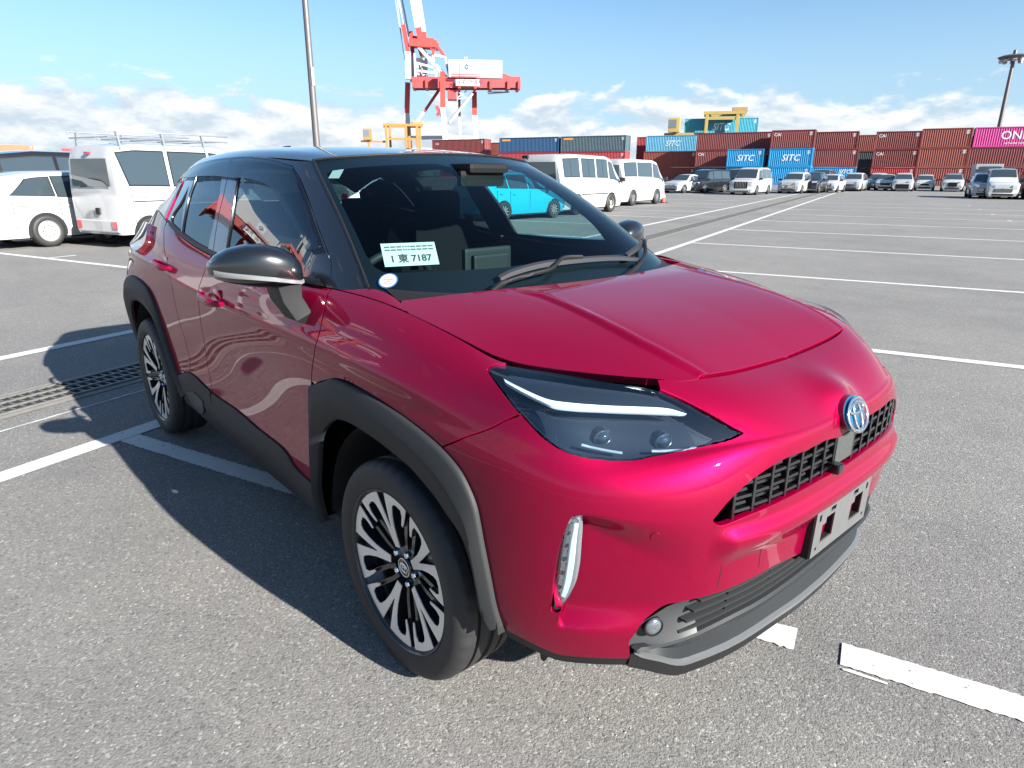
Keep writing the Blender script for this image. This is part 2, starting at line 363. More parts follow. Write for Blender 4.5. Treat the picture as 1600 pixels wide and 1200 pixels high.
def hood_disp(q):
    x, y, z = q[:, 0], np.abs(q[:, 1]), q[:, 2]
    yc = np.interp(x, [0, .11, .24, .38, .49, .59, .68], [.415, .395, .405, .418, .422, .412, .39])
    fade = sm(-.02, .12, x)
    r = fade * (.0065 * (1 - sm(yc - .006, yc + .012, y)) + .003 * np.exp(-((y - yc + .012) / .012) ** 2) - .004 * sm(yc - .30, yc, yc - y + (yc - .30)) * 0)
    return q + np.stack([0 * r, 0 * r, r], 1)
hood = Patch(HOOD, hood_disp); wind = Patch(WIND); roof = Patch(ROOF); side = Patch(SIDE)
# trim curves on the surfaces, as (along, up) surface parameters
CV = {
  'hl_low': [(0.0723, 0.7614), (0.0868, 0.7269), (0.1128, 0.7015), (0.1414, 0.6367), (0.1636, 0.5845), (0.1858, 0.5895), (0.2089, 0.6052), (0.2257, 0.6325), (0.2434, 0.6841), (0.2686, 0.7984), (0.2885, 0.894), (0.3048, 0.9538)],
  'hl_top': [(0.3048, 0.9538), (0.2963, 0.9728), (0.2689, 0.9922), (0.2215, 0.9923), (0.1701, 0.9861), (0.133, 0.9806), (0.1178, 0.9697)],
  'hl_in': [(0.1178, 0.9697), (0.104, 0.9367), (0.0866, 0.8628), (0.0723, 0.7614)],
  'seam': [(0.2682, 0.7966), (0.2909, 0.7273), (0.3224, 0.5151), (0.3373, 0.4155), (0.3477, 0.3659)],
  'arch_o_front': [(0.3477, 0.3659), (0.3331, 0.3308), (0.3226, 0.2906), (0.314, 0.2445), (0.3107, 0.2112), (0.3055, 0.1581), (0.2981, 0.1), (0.2905, 0.0383), (0.2867, 0.0159)],
  'arch_o_rear': [(0.4858, 0.3232), (0.4816, 0.3577), (0.4746, 0.3826), (0.4642, 0.4086), (0.4542, 0.4359), (0.4393, 0.4515), (0.4144, 0.4422), (0.3916, 0.4259), (0.3692, 0.4001), (0.3477, 0.3659)],
  'arch_i': [(0.4974, 0.0561), (0.4912, 0.1221), (0.487, 0.1721), (0.4832, 0.2017), (0.4737, 0.2403), (0.4639, 0.268), (0.4548, 0.2836), (0.4423, 0.2901), (0.4173, 0.285), (0.3966, 0.2729), (0.3781, 0.2572), (0.3636, 0.2339), (0.3522, 0.2121), (0.3437, 0.1912), (0.3301, 0.1623), (0.3205, 0.1153), (0.3166, 0.0662), (0.3154, 0.0224), (0.3076, 0)],
  'bump_bot': [(0.2867, 0.0159), (0.2775, 0), (0.2489, 0), (0.2217, 0), (0.1901, 0.0182), (0.1686, 0.0299), (0.1497, 0.0379)],
  'lg_top': [(0.1497, 0.0379), (0.1544, 0.0588), (0.1551, 0.0724), (0.1491, 0.0921), (0.1377, 0.1087), (0.127, 0.1212), (0.1189, 0.1248), (0.1074, 0.1298), (0.0821, 0.1384), (0.0548, 0.1467), (0.0405, 0.1513), (0.0221, 0.1466)],
  'ug_top': [(0.1048, 0.2938), (0.0927, 0.3352), (0.0782, 0.3718), (0.0611, 0.4026), (0.0431, 0.4219), (0.0264, 0.4209), (0.0173, 0.4264), (0.0058, 0.4076)],
  'ug_bot': [(0.1048, 0.2938), (0.1027, 0.2854), (0.0975, 0.2792), (0.0763, 0.2894), (0.0512, 0.2971), (0.0347, 0.3005), (0.0158, 0.3019), (0.0099, 0.3006)],
  'drl_o': [(0.2173, 0.304), (0.2195, 0.297), (0.2234, 0.2709), (0.2281, 0.2204), (0.2302, 0.1622), (0.23, 0.1186), (0.229, 0.0932)],
  'drl_i': [(0.2173, 0.304), (0.2131, 0.2858), (0.2114, 0.2244), (0.2111, 0.1705), (0.2137, 0.1293), (0.2242, 0.0944), (0.229, 0.0932)],
  'door_f': [(0.4898, 0.9921), (0.4811, 0.9418), (0.4751, 0.8272), (0.4767, 0.5503), (0.4855, 0.3697), (0.4932, 0.2622), (0.4984, 0.1508), (0.4987, 0.086), (0.5029, 0.0298)],
  'door_b': [(0.6333, 0.978), (0.6348, 0.9348), (0.6387, 0.7938), (0.6385, 0.6021), (0.6471, 0.3815), (0.6512, 0.2919), (0.6552, 0.1794), (0.6545, 0.113), (0.6703, 0.0264)],
  'sill_top': [(0.7411, 0.0591), (0.7226, 0.0902), (0.6941, 0.129), (0.6848, 0.1297), (0.6538, 0.1142), (0.612, 0.1133), (0.5767, 0.1031), (0.5394, 0.0968), (0.5242, 0.0723), (0.5002, 0.0652)],
  'door_r': [(0.7474, 0.9903), (0.7314, 0.9548), (0.7063, 0.819), (0.6961, 0.4528), (0.6938, 0.3228), (0.6903, 0.1812), (0.6947, 0.1293)],
  'drip': [(0.1305, 0.9447), (0.2515, 0.9773), (0.3622, 0.9859), (0.5104, 0.997), (0.6318, 1), (0.7238, 1), (0.8243, 1), (0.8954, 1), (0.9289, 0.9775)],
  'apil': [(0.1305, 0.9447), (0.0931, 0.8368), (0.0715, 0.6266), (0.0642, 0.3499), (0.0604, 0.201), (0.0603, 0.1005), (0.0733, 0.0377), (0.0837, 0)],
  'fglass_rear': [(0.47, 0.9211), (0.4466, 0.7546), (0.4245, 0.3107), (0.4306, 0.0431)],
  'fglass_bot': [(0.4306, 0.0431), (0.2781, 0.0591), (0.1144, 0.086)],
  'fglass_front': [(0.1144, 0.086), (0.094, 0.206), (0.0885, 0.454), (0.1093, 0.7509), (0.1556, 0.9111)],
  'fglass_top': [(0.1556, 0.9111), (0.2633, 0.9432), (0.37, 0.945), (0.47, 0.9211)],
  'visor_f': [(0.4644, 0.7558), (0.4093, 0.7641), (0.3257, 0.757), (0.2437, 0.7247), (0.2055, 0.6784), (0.1657, 0.5453), (0.1389, 0.3986), (0.1141, 0.2444), (0.1041, 0.1482)],
  'visor_r': [(0.9289, 0.9438), (0.7855, 0.7717), (0.6752, 0.7697), (0.535, 0.7672), (0.4644, 0.7558)],
  'rglass_front': [(0.5735, 0.9089), (0.5381, 0.6252), (0.5236, 0.2673), (0.5261, 0.0194)],
  'rglass_bot': [(0.5261, 0.0194), (0.5995, 0.0129), (0.6929, 0.0063)],
  'rglass_rear': [(0.6929, 0.0063), (0.717, 0.1424), (0.7459, 0.3895), (0.7583, 0.6964), (0.7658, 0.8802)],
  'rglass_top': [(0.7658, 0.8802), (0.6944, 0.9161), (0.5735, 0.9089)],
  'qglass': [(0.786, 0.625), (0.7947, 0.2723), (0.8052, 0.0476), (0.7614, 0.0263), (0.7099, 0.0087), (0.7509, 0.2313)],
  'mould_low': [(0.8494, 0), (0.7615, 0), (0.6946, 0), (0.5941, 0), (0.5033, 0.0071), (0.4524, 0.0101)],
  'red_strip': [(0.8787, 0), (0.9127, 0.0471), (0.9192, 0.3567), (0.9289, 0.9551), (0.8714, 0.772), (0.8677, 0.2394), (0.8548, 0.0166), (0.8117, 0)],
  'ws_in': [(0.1128, 0.8594), (0.2683, 0.8624), (0.648, 0.8827), (0.9535, 0.8793), (0.955, 0.4557), (0.955, 0.1604), (0.9246, 0.0186)],
  'bseam': [(0.5117, 0.9909), (0.5123, 0.7713), (0.5031, 0.5703), (0.5002, 0.247), (0.4954, 0.0259)],
  'ws_bot': [(0.9246, 0.0791), (0.7449, 0.0858), (0.5042, 0.0931), (0.2644, 0.0951), (0.0846, 0.1019)],
  'wip_a': [(0.2966, 0.0515), (0.2424, 0.063), (0.1331, 0.0822), (0.0416, 0.0872), (0, 0.0588), (0, 0.0168)],
  'wip_a_arm': [(0.364, 0.0138), (0.3084, 0.0263), (0.1901, 0.0425), (0.1045, 0.0554), (0.0566, 0.0851), (0.0099, 0.0816)],
  'wip_b': [(0.052, 0.0295), (0, 0.0336), (0, 0.0168), (0, 0.0168), (0, 0.0084)],
  'sticker': [(0.8981, 0.0425)],
  'tag': [(0.8887, 0.8557)],
  'hl_bar_u': [(0.2808, 0.9554), (0.2566, 0.9306), (0.2345, 0.909), (0.2229, 0.9043), (0.1986, 0.9099), (0.1748, 0.9177), (0.1429, 0.9236), (0.1181, 0.9185), (0.1033, 0.8946)],
  'hl_bar_l': [(0.2785, 0.9429), (0.2581, 0.9189), (0.2398, 0.8976), (0.2227, 0.8819), (0.2004, 0.8871), (0.1767, 0.8976), (0.1452, 0.902), (0.1236, 0.8987), (0.1036, 0.8926)],
  'lip_line': [(0.1507, 0.0555), (0.1467, 0.0502), (0.1256, 0.0428), (0.1109, 0.0348), (0.1012, 0.0331), (0.0905, 0.0393), (0.0612, 0.0517), (0.0272, 0.0636), (0.0059, 0.0591)],
  'lg_low': [(0.1434, 0.0608), (0.1182, 0.0727), (0.0946, 0.0852), (0.0707, 0.0974), (0.0463, 0.1044), (0.0295, 0.1089), (0.0102, 0.1121)],
  'fog': [(0.1426, 0.0928)],
  'tail': [(0.7967, 0.9671), (0.8698, 0.953), (0.8755, 0.906), (0.8784, 0.8523), (0.8532, 0.801), (0.7952, 0.7589), (0.781, 0.8308), (0.7748, 0.9179)],
  'crease': [(0.4151, 0.9415), (0.3884, 0.8466), (0.4856, 0.6902), (0.5724, 0.4887), (0.6381, 0.2906), (0.6662, 0.1278), (0.6639, 0)],
  'hood_front': [(0.9748, 0.0126), (0.8139, 0.0089), (0.5966, 0), (0.4706, 0), (0.3529, 0), (0.1681, 0)],
  'rarch_o': [(0.7183, 0.0423), (0.7214, 0.0702), (0.7236, 0.0903), (0.7305, 0.1468), (0.7367, 0.2232), (0.7437, 0.3311), (0.7524, 0.3838), (0.7668, 0.414), (0.7993, 0.4263), (0.8306, 0.4139), (0.8575, 0.3628), (0.8763, 0.2678), (0.8864, 0.149), (0.8924, 0.0741), (0.8978, 0.0215)],
  'rarch_i': [(0.7267, 0.0268), (0.729, 0.0584), (0.732, 0.0933), (0.7398, 0.1567), (0.7484, 0.2209), (0.762, 0.2739), (0.7814, 0.3017), (0.7993, 0.3059), (0.8205, 0.2916), (0.8392, 0.2488), (0.8537, 0.1869), (0.8657, 0.1151), (0.8724, 0.0577), (0.8756, 0.0105)],
}
# ---------------------------------------------------------------- trimmed sheet panels on the spline surfaces
for _p in (body, body_plain, hood, wind, roof, side):
    q, n = _p.ev([.5], [.5]); ref = np.array([0, -1, .3]) if _p in (body, body_plain, side) else np.array([.1, 0, 1])
    _p.sign = 1.0 if (n[0] @ ref) > 0 else -1.0
def _hood_ev(s, t):
    s = np.asarray(s, float).ravel(); t = np.asarray(t, float).ravel()
    p, _ = Patch.ev(hood, s, t); _, n = Patch.ev(hood, np.minimum(s, .90), np.clip(t, .07, 1)); return p, n
hood.ev = _hood_ev
SCALE = {id(body): (5.6, 1.05), id(body_plain): (5.6, 1.05), id(hood): (.75, .72), id(wind): (.75, .95), id(roof): (.62, 2.0), id(side): (2.2, .46)}
def cr(pts, k=6):
    """smooth curve through points"""
    P = np.array(pts, float)
    if len(P) < 3: return P
    Q = np.vstack([2 * P[0] - P[1], P, 2 * P[-1] - P[-2]]); out = []
    for i in range(1, len(Q) - 2):
        p0, p1, p2, p3 = Q[i - 1:i + 3]
        d0, d1, d2 = [max(np.linalg.norm(b - a), 1e-6) ** .5 for a, b in ((p0, p1), (p1, p2), (p2, p3))]
        m1 = (p1 - p0) / d0 - (p2 - p0) / (d0 + d1) + (p2 - p1) / d1; m2 = (p2 - p1) / d1 - (p3 - p1) / (d1 + d2) + (p3 - p2) / d2
        m1 *= d1; m2 *= d1
        for j in range(k):
            t = j / k; out.append((2*t**3-3*t*t+1)*p1 + (t**3-2*t*t+t)*m1 + (-2*t**3+3*t*t)*p2 + (t**3-t*t)*m2)
    out.append(P[-1]); return np.array(out)
def resample(P, n):
    P = np.array(P, float); d = np.r_[0, np.cumsum(np.linalg.norm(np.diff(P, axis=0), axis=1))]
    u = np.linspace(0, d[-1], n); return np.stack([np.interp(u, d, P[:, i]) for i in range(P.shape[1])], 1)
def inside(pt, loops):
    x, y = pt[:, 0], pt[:, 1]; res = np.zeros(len(pt), bool)
    for L in loops:
        a = L; b = np.roll(L, -1, 0)
        for (x0, y0), (x1, y1) in zip(a, b):
            if y0 == y1: continue
            c = ((y0 > y) != (y1 > y)) & (x < (x1 - x0) * (y - y0) / (y1 - y0) + x0); res ^= c
    return res
def area2(L): return .5 * np.sum(L[:, 0] * np.roll(L[:, 1], -1) - np.roll(L[:, 0], -1) * L[:, 1])
def panel_data(patch, loops, res=.018, gap=.002, hem=.012, off=0., bev=.0016, seam_y=False):
    sc_ = np.array(SCALE[id(patch)]); LP = []
    for li, L in enumerate(loops):
        L = np.array(L, float) * sc_
        keep = np.linalg.norm(L - np.roll(L, 1, 0), axis=1) > 2e-4; L = L[keep]
        seg = []
        for a, b in zip(L, np.roll(L, -1, 0)):
            k = max(1, int(np.ceil(np.linalg.norm(b - a) / (res * .8)))); seg += [a + (b - a) * j / k for j in range(k)]
        L = np.array(seg)
        if (area2(L) > 0) != (li == 0): L = L[::-1]
        LP.append(L)
    allb = np.vstack(LP); lo, hi = LP[0].min(0), LP[0].max(0)
    gx, gy = np.meshgrid(np.arange(lo[0], hi[0], res), np.arange(lo[1], hi[1], res)); g = np.stack([gx.ravel(), gy.ravel()], 1)
    g = g[inside(g, LP)]
    if len(g):
        keep = np.ones(len(g), bool)
        for i in range(0, len(g), 2000):
            d = ((g[i:i + 2000, None, :] - allb[None]) ** 2).sum(2).min(1); keep[i:i + 2000] = d > (res * .55) ** 2
        g = g[keep]
    V2 = np.vstack([allb, g]); E = []; b = 0
    for L in LP:
        n = len(L); E += [(b + i, b + (i + 1) % n) for i in range(n)]; b += n
    ov, oe, of, orig, _, _ = geometry.delaunay_2d_cdt([Vector(p) for p in V2], E, [], 0, 1e-7)
    ov = np.array([tuple(p) for p in ov]); F = np.array([f for f in of if len(f) == 3])
    cen = ov[F].mean(1); F = F[inside(cen, LP)]
    mp = {}
    for i, og in enumerate(orig):
        for k in og: mp[k] = i
    st = ov / sc_; p, n = patch.ev(st[:, 0], st[:, 1])
    # boundary frames
    verts = p + n * off; norms = n.copy(); extra_v = []; extra_n = []; HF = []
    b = 0; base = len(verts)
    for L in LP:
        m = len(L); ids = [mp[b + i] for i in range(m)]; b += m
        t = np.roll(L, -1, 0) - np.roll(L, 1, 0); o2 = np.stack([t[:, 1], -t[:, 0]], 1); o2 /= np.linalg.norm(o2, axis=1)[:, None] + 1e-12
        e = (L + o2 * 2e-3) / sc_; e0 = (L - o2 * 2e-3) / sc_
        o = patch.pos(np.clip(e[:, 0], 0, 1), np.clip(e[:, 1], 0, 1)) - patch.pos(np.clip(e0[:, 0], 0, 1), np.clip(e0[:, 1], 0, 1))
        nn = n[ids]; o -= nn * (o * nn).sum(1)[:, None]; o /= np.linalg.norm(o, axis=1)[:, None] + 1e-12
        free = np.ones(m, bool) if not seam_y else np.abs(p[ids][:, 1]) > 1e-5
        o[:, 1] = np.where(free, o[:, 1], 0)
        verts[ids] -= o * (gap + bev)
        r1 = verts[ids] + o * bev - nn * bev; r2 = r1 - nn * hem
        k0 = base + len(extra_v)
        extra_v += list(r1) + list(r2); extra_n += list(.25 * nn + o) + list(o)
        for i in range(m):
            j = (i + 1) % m
            if seam_y and not free[i] and not free[j]: continue
            HF.append((ids[i], ids[j], k0 + j, k0 + i)); HF.append((k0 + i, k0 + j, k0 + m + j, k0 + m + i))
    if hem > 0 and extra_v:
        verts = np.vstack([verts, extra_v]); norms = np.vstack([norms, extra_n])
    else: HF = []
    norms /= np.linalg.norm(norms, axis=1)[:, None] + 1e-12
    faces = []
    for f in [tuple(map(int, f)) for f in F] + HF:
        a, b_, c_ = verts[f[0]], verts[f[1]], verts[f[2]]
        gn = np.cross(b_ - a, c_ - a)
        if len(f) == 4: gn = gn + np.cross(verts[f[2]] - a, verts[f[3]] - a)
        faces.append(f if gn @ (norms[f[0]] + norms[f[1]] + norms[f[2]]) >= 0 else f[::-1])
    return verts, norms, faces
def sheet(name, V, Nn, F, mat, parent):
    me = bpy.data.meshes.new(name); me.from_pydata(V.tolist(), [], F); me.shade_smooth(); me.materials.append(mat)
    me.normals_split_custom_set_from_vertices(Nn.tolist()); me.update()
    return mobj(name, me, None, parent)
MIR = np.array([1., -1., 1.])
def panel(name, patch, loops, mat, parent, mode='pair', **kw):
    """mode join: both halves one sheet across the centre line; pair: one sheet per side"""
    V, Nn, F = panel_data(patch, loops, seam_y=(mode == 'join'), **kw)
    if mode == 'join':
        n = len(V); mid = np.abs(V[:, 1]) < 1e-5; idx = np.arange(n) + n
        V2 = np.vstack([V, V * MIR]); N2 = np.vstack([Nn, Nn * MIR])
        mp = np.where(mid, np.arange(n), idx)
        F2 = [tuple(int(mp[i]) for i in reversed(f)) for f in F]
        used = np.ones(2 * n, bool); used[n:][mid] = False
        new = np.cumsum(used) - 1
        N2[:n][mid, 1] = 0
        return [sheet(name, V2[used], N2[used], [tuple(int(new[i]) for i in f) for f in F + F2], mat, parent)]
    par = parent if isinstance(parent, (list, tuple)) else (parent, parent)
    out = [sheet(name, V, Nn, F, mat, par[0])]
    if mode == 'pair': out.append(sheet(name, V * MIR, Nn * MIR, [f[::-1] for f in F], mat, par[1]))
    return out
def strip(name, patch, A, B, prof, n, mat, parent, mode='pair', smooth=40, inward=0.):
    """moulding laid between two curves on a surface; prof = (across 0..1, height above the surface)"""
    A = resample(A, n) if len(A) != n else np.array(A); B = resample(B, n) if len(B) != n else np.array(B); rings = []
    for v, h in prof:
        st = A * (1 - v) + B * v; p, nn = patch.ev(st[:, 0], st[:, 1]); rings.append(p + nn * h)
    if inward: rings.append(rings[-1] + np.array([0, inward, 0]))
    par = parent if isinstance(parent, (list, tuple)) else (parent, parent); out = []
    for k, sg in enumerate((1, -1) if mode == 'pair' else (1,)):
        mb = MB(); rr = [[tuple(q * (MIR if sg < 0 else 1)) for q in r] for r in rings]
        mb.loft(rr, closed=False, caps=False); out.append(mb.obj(name, mat, par[k], smooth=smooth, fix=False))
        if sg > 0: pass
    for o in out:
        bm = bmesh.new(); bm.from_mesh(o.data); bm.normal_update()
        s_ = sum(f.normal.y * (1 if f.calc_center_median().y > 0 else -1) * f.calc_area() for f in bm.faces)
        if s_ < 0: bmesh.ops.reverse_faces(bm, faces=bm.faces)
        bm.to_mesh(o.data); bm.free()
    return out
# ---------------------------------------------------------------- the red car
RED = bpy.data.materials.new('red_paint'); RED.use_nodes = True
def _red():
    t = RED.node_tree; b = t.nodes['Principled BSDF']
    b.inputs['Metallic'].default_value = .50; b.inputs['Roughness'].default_value = .45; b.inputs['Specular IOR Level'].default_value = 0
    b.inputs['Coat Weight'].default_value = 1; b.inputs['Coat Roughness'].default_value = .015; b.inputs['Coat IOR'].default_value = 1.36
    co = t.nodes.new('ShaderNodeTexCoord'); v = t.nodes.new('ShaderNodeTexVoronoi'); v.inputs['Scale'].default_value = 1400
    t.links.new(co.outputs['Object'], v.inputs['Vector'])
    mx = t.nodes.new('ShaderNodeMix'); mx.data_type = 'RGBA'; mx.inputs['A'].default_value = (.188, .0002, .0205, 1); mx.inputs['B'].default_value = (.250, .0004, .032, 1)
    t.links.new(v.outputs['Color'], mx.inputs['Factor']); t.links.new(mx.outputs['Result'], b.inputs['Base Color'])
    bp = t.nodes.new('ShaderNodeBump'); bp.inputs['Strength'].default_value = .05; bp.inputs['Distance'].default_value = .0004
    t.links.new(v.outputs['Color'], bp.inputs['Height']); t.links.new(bp.outputs['Normal'], b.inputs['Normal'])
_red()
BLACK = pm('gloss_black_paint', (.006, .007, .009), .25, 0, 1)
CLAD = pm('grey_cladding_plastic', (.024, .0255, .027), .58, spec=.25, bump=.25, bscale=900, noise=.1)
TRIM = pm('black_plastic_trim', (.010, .010, .011), .50, spec=.3, bump=.2, bscale=700)
SATIN = pm('satin_grey_plastic', (.040, .042, .044), .42, spec=.3)
DARK = pm('dark_liner', (.006, .006, .007), .8)
CHROME = pm('bright_chrome', (.8, .81, .82), .06, 1.)
RUB = pm('tyre_rubber', (.016, .016, .017), .62, bump=.3, bscale=300, noise=.25, nscale=14)
MACH = pm('machined_alloy', (.74, .72, .69), .34, .55, bump=.08, bscale=500)
GUN = pm('dark_alloy_paint', (.018, .020, .024), .28, .4, .6)
STEEL = pm('brake_steel', (.22, .21, .20), .4, .9, noise=.3)
LIT = pm('white_lamp_plastic', (.82, .86, .9), .12, 0, .5)
WSGL = glass_mat('windscreen_glass', (.70, .90, .90), 1.38)
DRGL = glass_mat('front_door_glass', (.62, .80, .80), 1.9)
PRGL = glass_mat('privacy_glass', (.10, .14, .15), 2.1)
SMOKE = glass_mat('smoked_visor', (.30, .35, .40), 1.8, .03)
LENS = glass_mat('lamp_lens', (.80, .88, .94), 2.15)
car = empty('red_car', (0, 0, 0), label='crimson compact SUV with black roof and no number plates parked in the foreground', cat='car')
S0 = lambda k: [tuple(p) for p in CV[k]]
def t1(a, b, n=14): return [(a + (b - a) * i / n, 1.0) for i in range(n + 1)]
c_ = {k: cr(v) for k, v in CV.items()}
hl_low, hl_top, hl_in, seam = c_['hl_low'], c_['hl_top'], c_['hl_in'], c_['seam']
k_seam = int(np.argmin(np.linalg.norm(hl_low - seam[0], axis=1)))
aof, aor, arch_i, bump_bot = c_['arch_o_front'], c_['arch_o_rear'], c_['arch_i'], c_['bump_bot']
bump_bot = np.clip(bump_bot, .002, 1)
lg = np.vstack([c_['lg_top'], [(0, .147)]]); ugt = np.vstack([c_['ug_top'], [(0, .412)]]); ugb = np.vstack([c_['ug_bot'], [(0, .298)]])
L_bumper = np.vstack([t1(0, .113), hl_in, hl_low[:k_seam + 1], seam, aof, bump_bot, lg, [(0, .2)], ugb[::-1], ugt, [(0, .7)]])
drl = np.vstack([c_['drl_o'], c_['drl_i'][::-1]])
panel('bumper_cover', body, [L_bumper, drl], RED, car, 'join', res=.0085, hem=.016)
door_f, door_b, door_r, sill_top = c_['door_f'], c_['door_b'], c_['door_r'], c_['sill_top']
kt = int(np.argmin(np.abs(hl_top[:, 0] - .268)))
kd = int(np.argmin(np.abs(door_f[:, 1] - .372)))
ka = int(np.argmin(np.linalg.norm(aor - np.array([.482, .358]), axis=1)))
L_fender = np.vstack([hl_low[k_seam:], hl_top[:kt + 1], t1(.262, .4895), door_f[1:kd + 1], aor[ka:], seam[::-1]])
panel('front_fender', body, [L_fender], RED, car, res=.015)
kb = int(np.argmin(np.linalg.norm(door_b - np.array([.654, .113]), axis=1))); st_r = sill_top[::-1]
kf = int(np.argmin(np.abs(door_f[:, 1] - .066)))
ks = int(np.argmin(np.abs(st_r[:, 0] - .654)))
L_fdoor = np.vstack([t1(.4905, .632), door_b[1:kb + 1], st_r[:ks][::-1], door_f[1:kf + 1][::-1]])
fd = panel('front_door', body, [L_fdoor], RED, car, res=.018)
kr = int(np.argmin(np.abs(st_r[:, 0] - .695)))
L_rdoor = np.vstack([t1(.634, .744), door_r[1:], st_r[ks:kr][::-1], door_b[1:kb + 1][::-1]])
rd = panel('rear_door', body, [L_rdoor], RED, car, res=.02)
ro, ri = c_['rarch_o'], c_['rarch_i']
kq = int(np.argmin(np.linalg.norm(ro - np.array([.876, .268]), axis=1)))
k0 = int(np.argmin(np.abs(st_r[:, 0] - .72)))
tl = CV['tail']
TL = np.vstack([cr(tl + [tl[0]])[:-1]])
L_quarter = np.vstack([t1(.746, .905), [(.91, .86), (.915, .70), (.91, .56), (.89, .50)], [tuple(p) for p in ro[:kq + 1][::-1] if p[1] > .088], st_r[kr:k0][::-1], door_r[1:][::-1]])
panel('rear_quarter_panel', body, [L_quarter], RED, car, res=.02)
L_rb = np.vstack([[(1, .02), (1, .52), (.94, .53), (.892, .49)], ro[kq:], [(.90, .02)]])
panel('rear_bumper', body, [L_rb], RED, car, 'join', res=.03)
panel('tailgate', body, [[(1, .535), (1, 1), (.96, 1), (.908, 1), (.913, .86), (.918, .70), (.914, .56), (.94, .545)]], RED, car, 'join', res=.03)
TAIL = pm('tail_lamp_red_lens', (.11, .008, .012), .07, .35, 1)
panel('tail_light', body, [TL], TAIL, car, off=.026, hem=.03, res=.02)
panel('hood', hood, [np.vstack([[(x, 0) for x in np.linspace(0, .985, 18)], [(1, y) for y in np.linspace(.02, .953, 16)], [(.987, .982)], [(x, 1) for x in np.linspace(.96, 0, 14)]])], RED, car, 'join', res=.009, hem=.02)
# dark channel below the shut lines
mb = MB()
for sg in (1, -1):
    q = body.pos(np.linspace(.13, .50, 50), np.ones(50)); q2 = q + [0, .05, -.050]; q1 = q + [0, .0, -.040]
    mb.loft([[tuple(p * (1, sg, 1)) for p in q1], [tuple(p * (1, sg, 1)) for p in q2]], closed=False, caps=False)
q = body.pos(np.linspace(0, .10, 20), np.ones(20)); a_ = q + [.012, 0, -.030]; b_ = q + [-.07, 0, -.03]
for sg in (1, -1): mb.loft([[tuple(p * (1, sg, 1)) for p in a_], [tuple(p * (1, sg, 1)) for p in b_]], closed=False, caps=False)
mb.obj('hood_channel', DARK, car)
# ---- cladding
PROF = [(0, -.006), (0, .007), (.03, .012), (.10, .015), (.42, .024), (.50, .026), (.58, .024), (.95, .010), (1.0, .004)]
A_o = np.vstack([[(.5035, .004)], door_f[int(np.argmin(np.abs(door_f[:, 1] - .13))):kd:-1] if False else door_f[kd:int(np.argmin(np.abs(door_f[:, 1] - .05)))][::-1], aor[ka:], aof[1:]])
A_o = resample(cr(resample(A_o, 26), 4), 120); A_i = resample(np.vstack([[(.4995, .004)], np.clip(arch_i, .002, 1)]), 120)
strip('front_arch_cladding', body_plain, A_o, A_i, PROF, 120, CLAD, car, inward=.014)
R_o = resample(ro, 90); R_i = resample(ri, 90)
strip('rear_arch_cladding', body_plain, R_o, R_i, PROF, 90, CLAD, car, inward=.014)
SP = [(0, -.004), (0, .006), (.04, .010), (.5, .012), (.97, .006), (1, 0)]
def sill_piece(name, s0, s1):
    u = [p for p in sill_top if s0 < p[0] < s1]; u = [(s0, float(np.interp(s0, st_r[:, 0], st_r[:, 1])))] + [tuple(p) for p in sorted(u, key=lambda p: p[0])] + [(s1, float(np.interp(s1, st_r[:, 0], st_r[:, 1])))]
    A = resample(u, 40); B = np.stack([np.linspace(s0 + .004, s1 + .010, 40), np.full(40, .004)], 1)
    return strip(name, body_plain, A, B, SP, 40, CLAD, car, inward=.12)
sill_piece('front_sill_cladding', .5005, .6535); sill_piece('rear_sill_cladding', .6555, .7225)
rp = np.array([(.672, .075), (.690, .082), (.7085, .060), (.704, .03), (.688, .025), (.676, .045)])
panel('reflector_pad', body_plain, [rp], SATIN, car, off=.016, hem=.01, res=.02)
# strip of black plastic under the bumper corner
bb = resample(bump_bot, 40); B = bb.copy(); B[:, 1] = 0
V = body_plain.pos(bb[:, 0], bb[:, 1])
for sg in (1, -1):
    mb = MB(); a = V * (1, sg, 1); mb.loft([[tuple(p) for p in a + (0, 0, .004)], [tuple(p) for p in a + (-.004, sg * .006, -.022)], [tuple(p) for p in a + (-.05, sg * .07, -.04)]], closed=False, caps=False)
    mb.obj('under_corner_trim', TRIM, car, smooth=40)
    mb = MB(); mb.add([(.49, -.76, .38), (.49, -.60, .38), (.48, -.62, .29), (.48, -.735, .255), (.502, -.76, .38), (.502, -.60, .38), (.492, -.62, .29), (.492, -.735, .255)], [(0, 1, 2, 3), (7, 6, 5, 4), (0, 4, 5, 1), (1, 5, 6, 2), (2, 6, 7, 3), (3, 7, 4, 0)]); mb.v = [(x, y * sg, z) for x, y, z in mb.v]; mb.obj('air_deflector', TRIM, car)
# inner wheel liners and floor
for x0 in (0, -2.56):
    for sg in (1, -1):
        mb = MB(); ang = np.linspace(.06, math.pi - .02, 40)
        prof = [(x0 + .44 * math.cos(t), .336 + .44 * math.sin(t) * 1.0) for t in ang]
        mb.loft([[(x, sg * y, z) for x, z in prof] for y in (-.845, -.52)], closed=False, caps=False)
        b0 = len(mb.v); mb.v += [(x, sg * -.52, z) for x, z in prof]; mb.f.append(tuple(range(b0, b0 + len(prof)))); mb.mi.append(0)
        mb.obj('wheel_liner', DARK, car, smooth=60)
mb = MB(); mb.box((-3.1, -.74, .24), (-2.1, .74, .30)); mb.box((-2.1, -.76, .235), (-.47, .76, .29)); mb.box((-.47, -.5, .24), (.62, .5, .30))
mb.box((-.34, -.51, .3), (.60, .51, .88)); mb.obj('underbody', DARK, car)
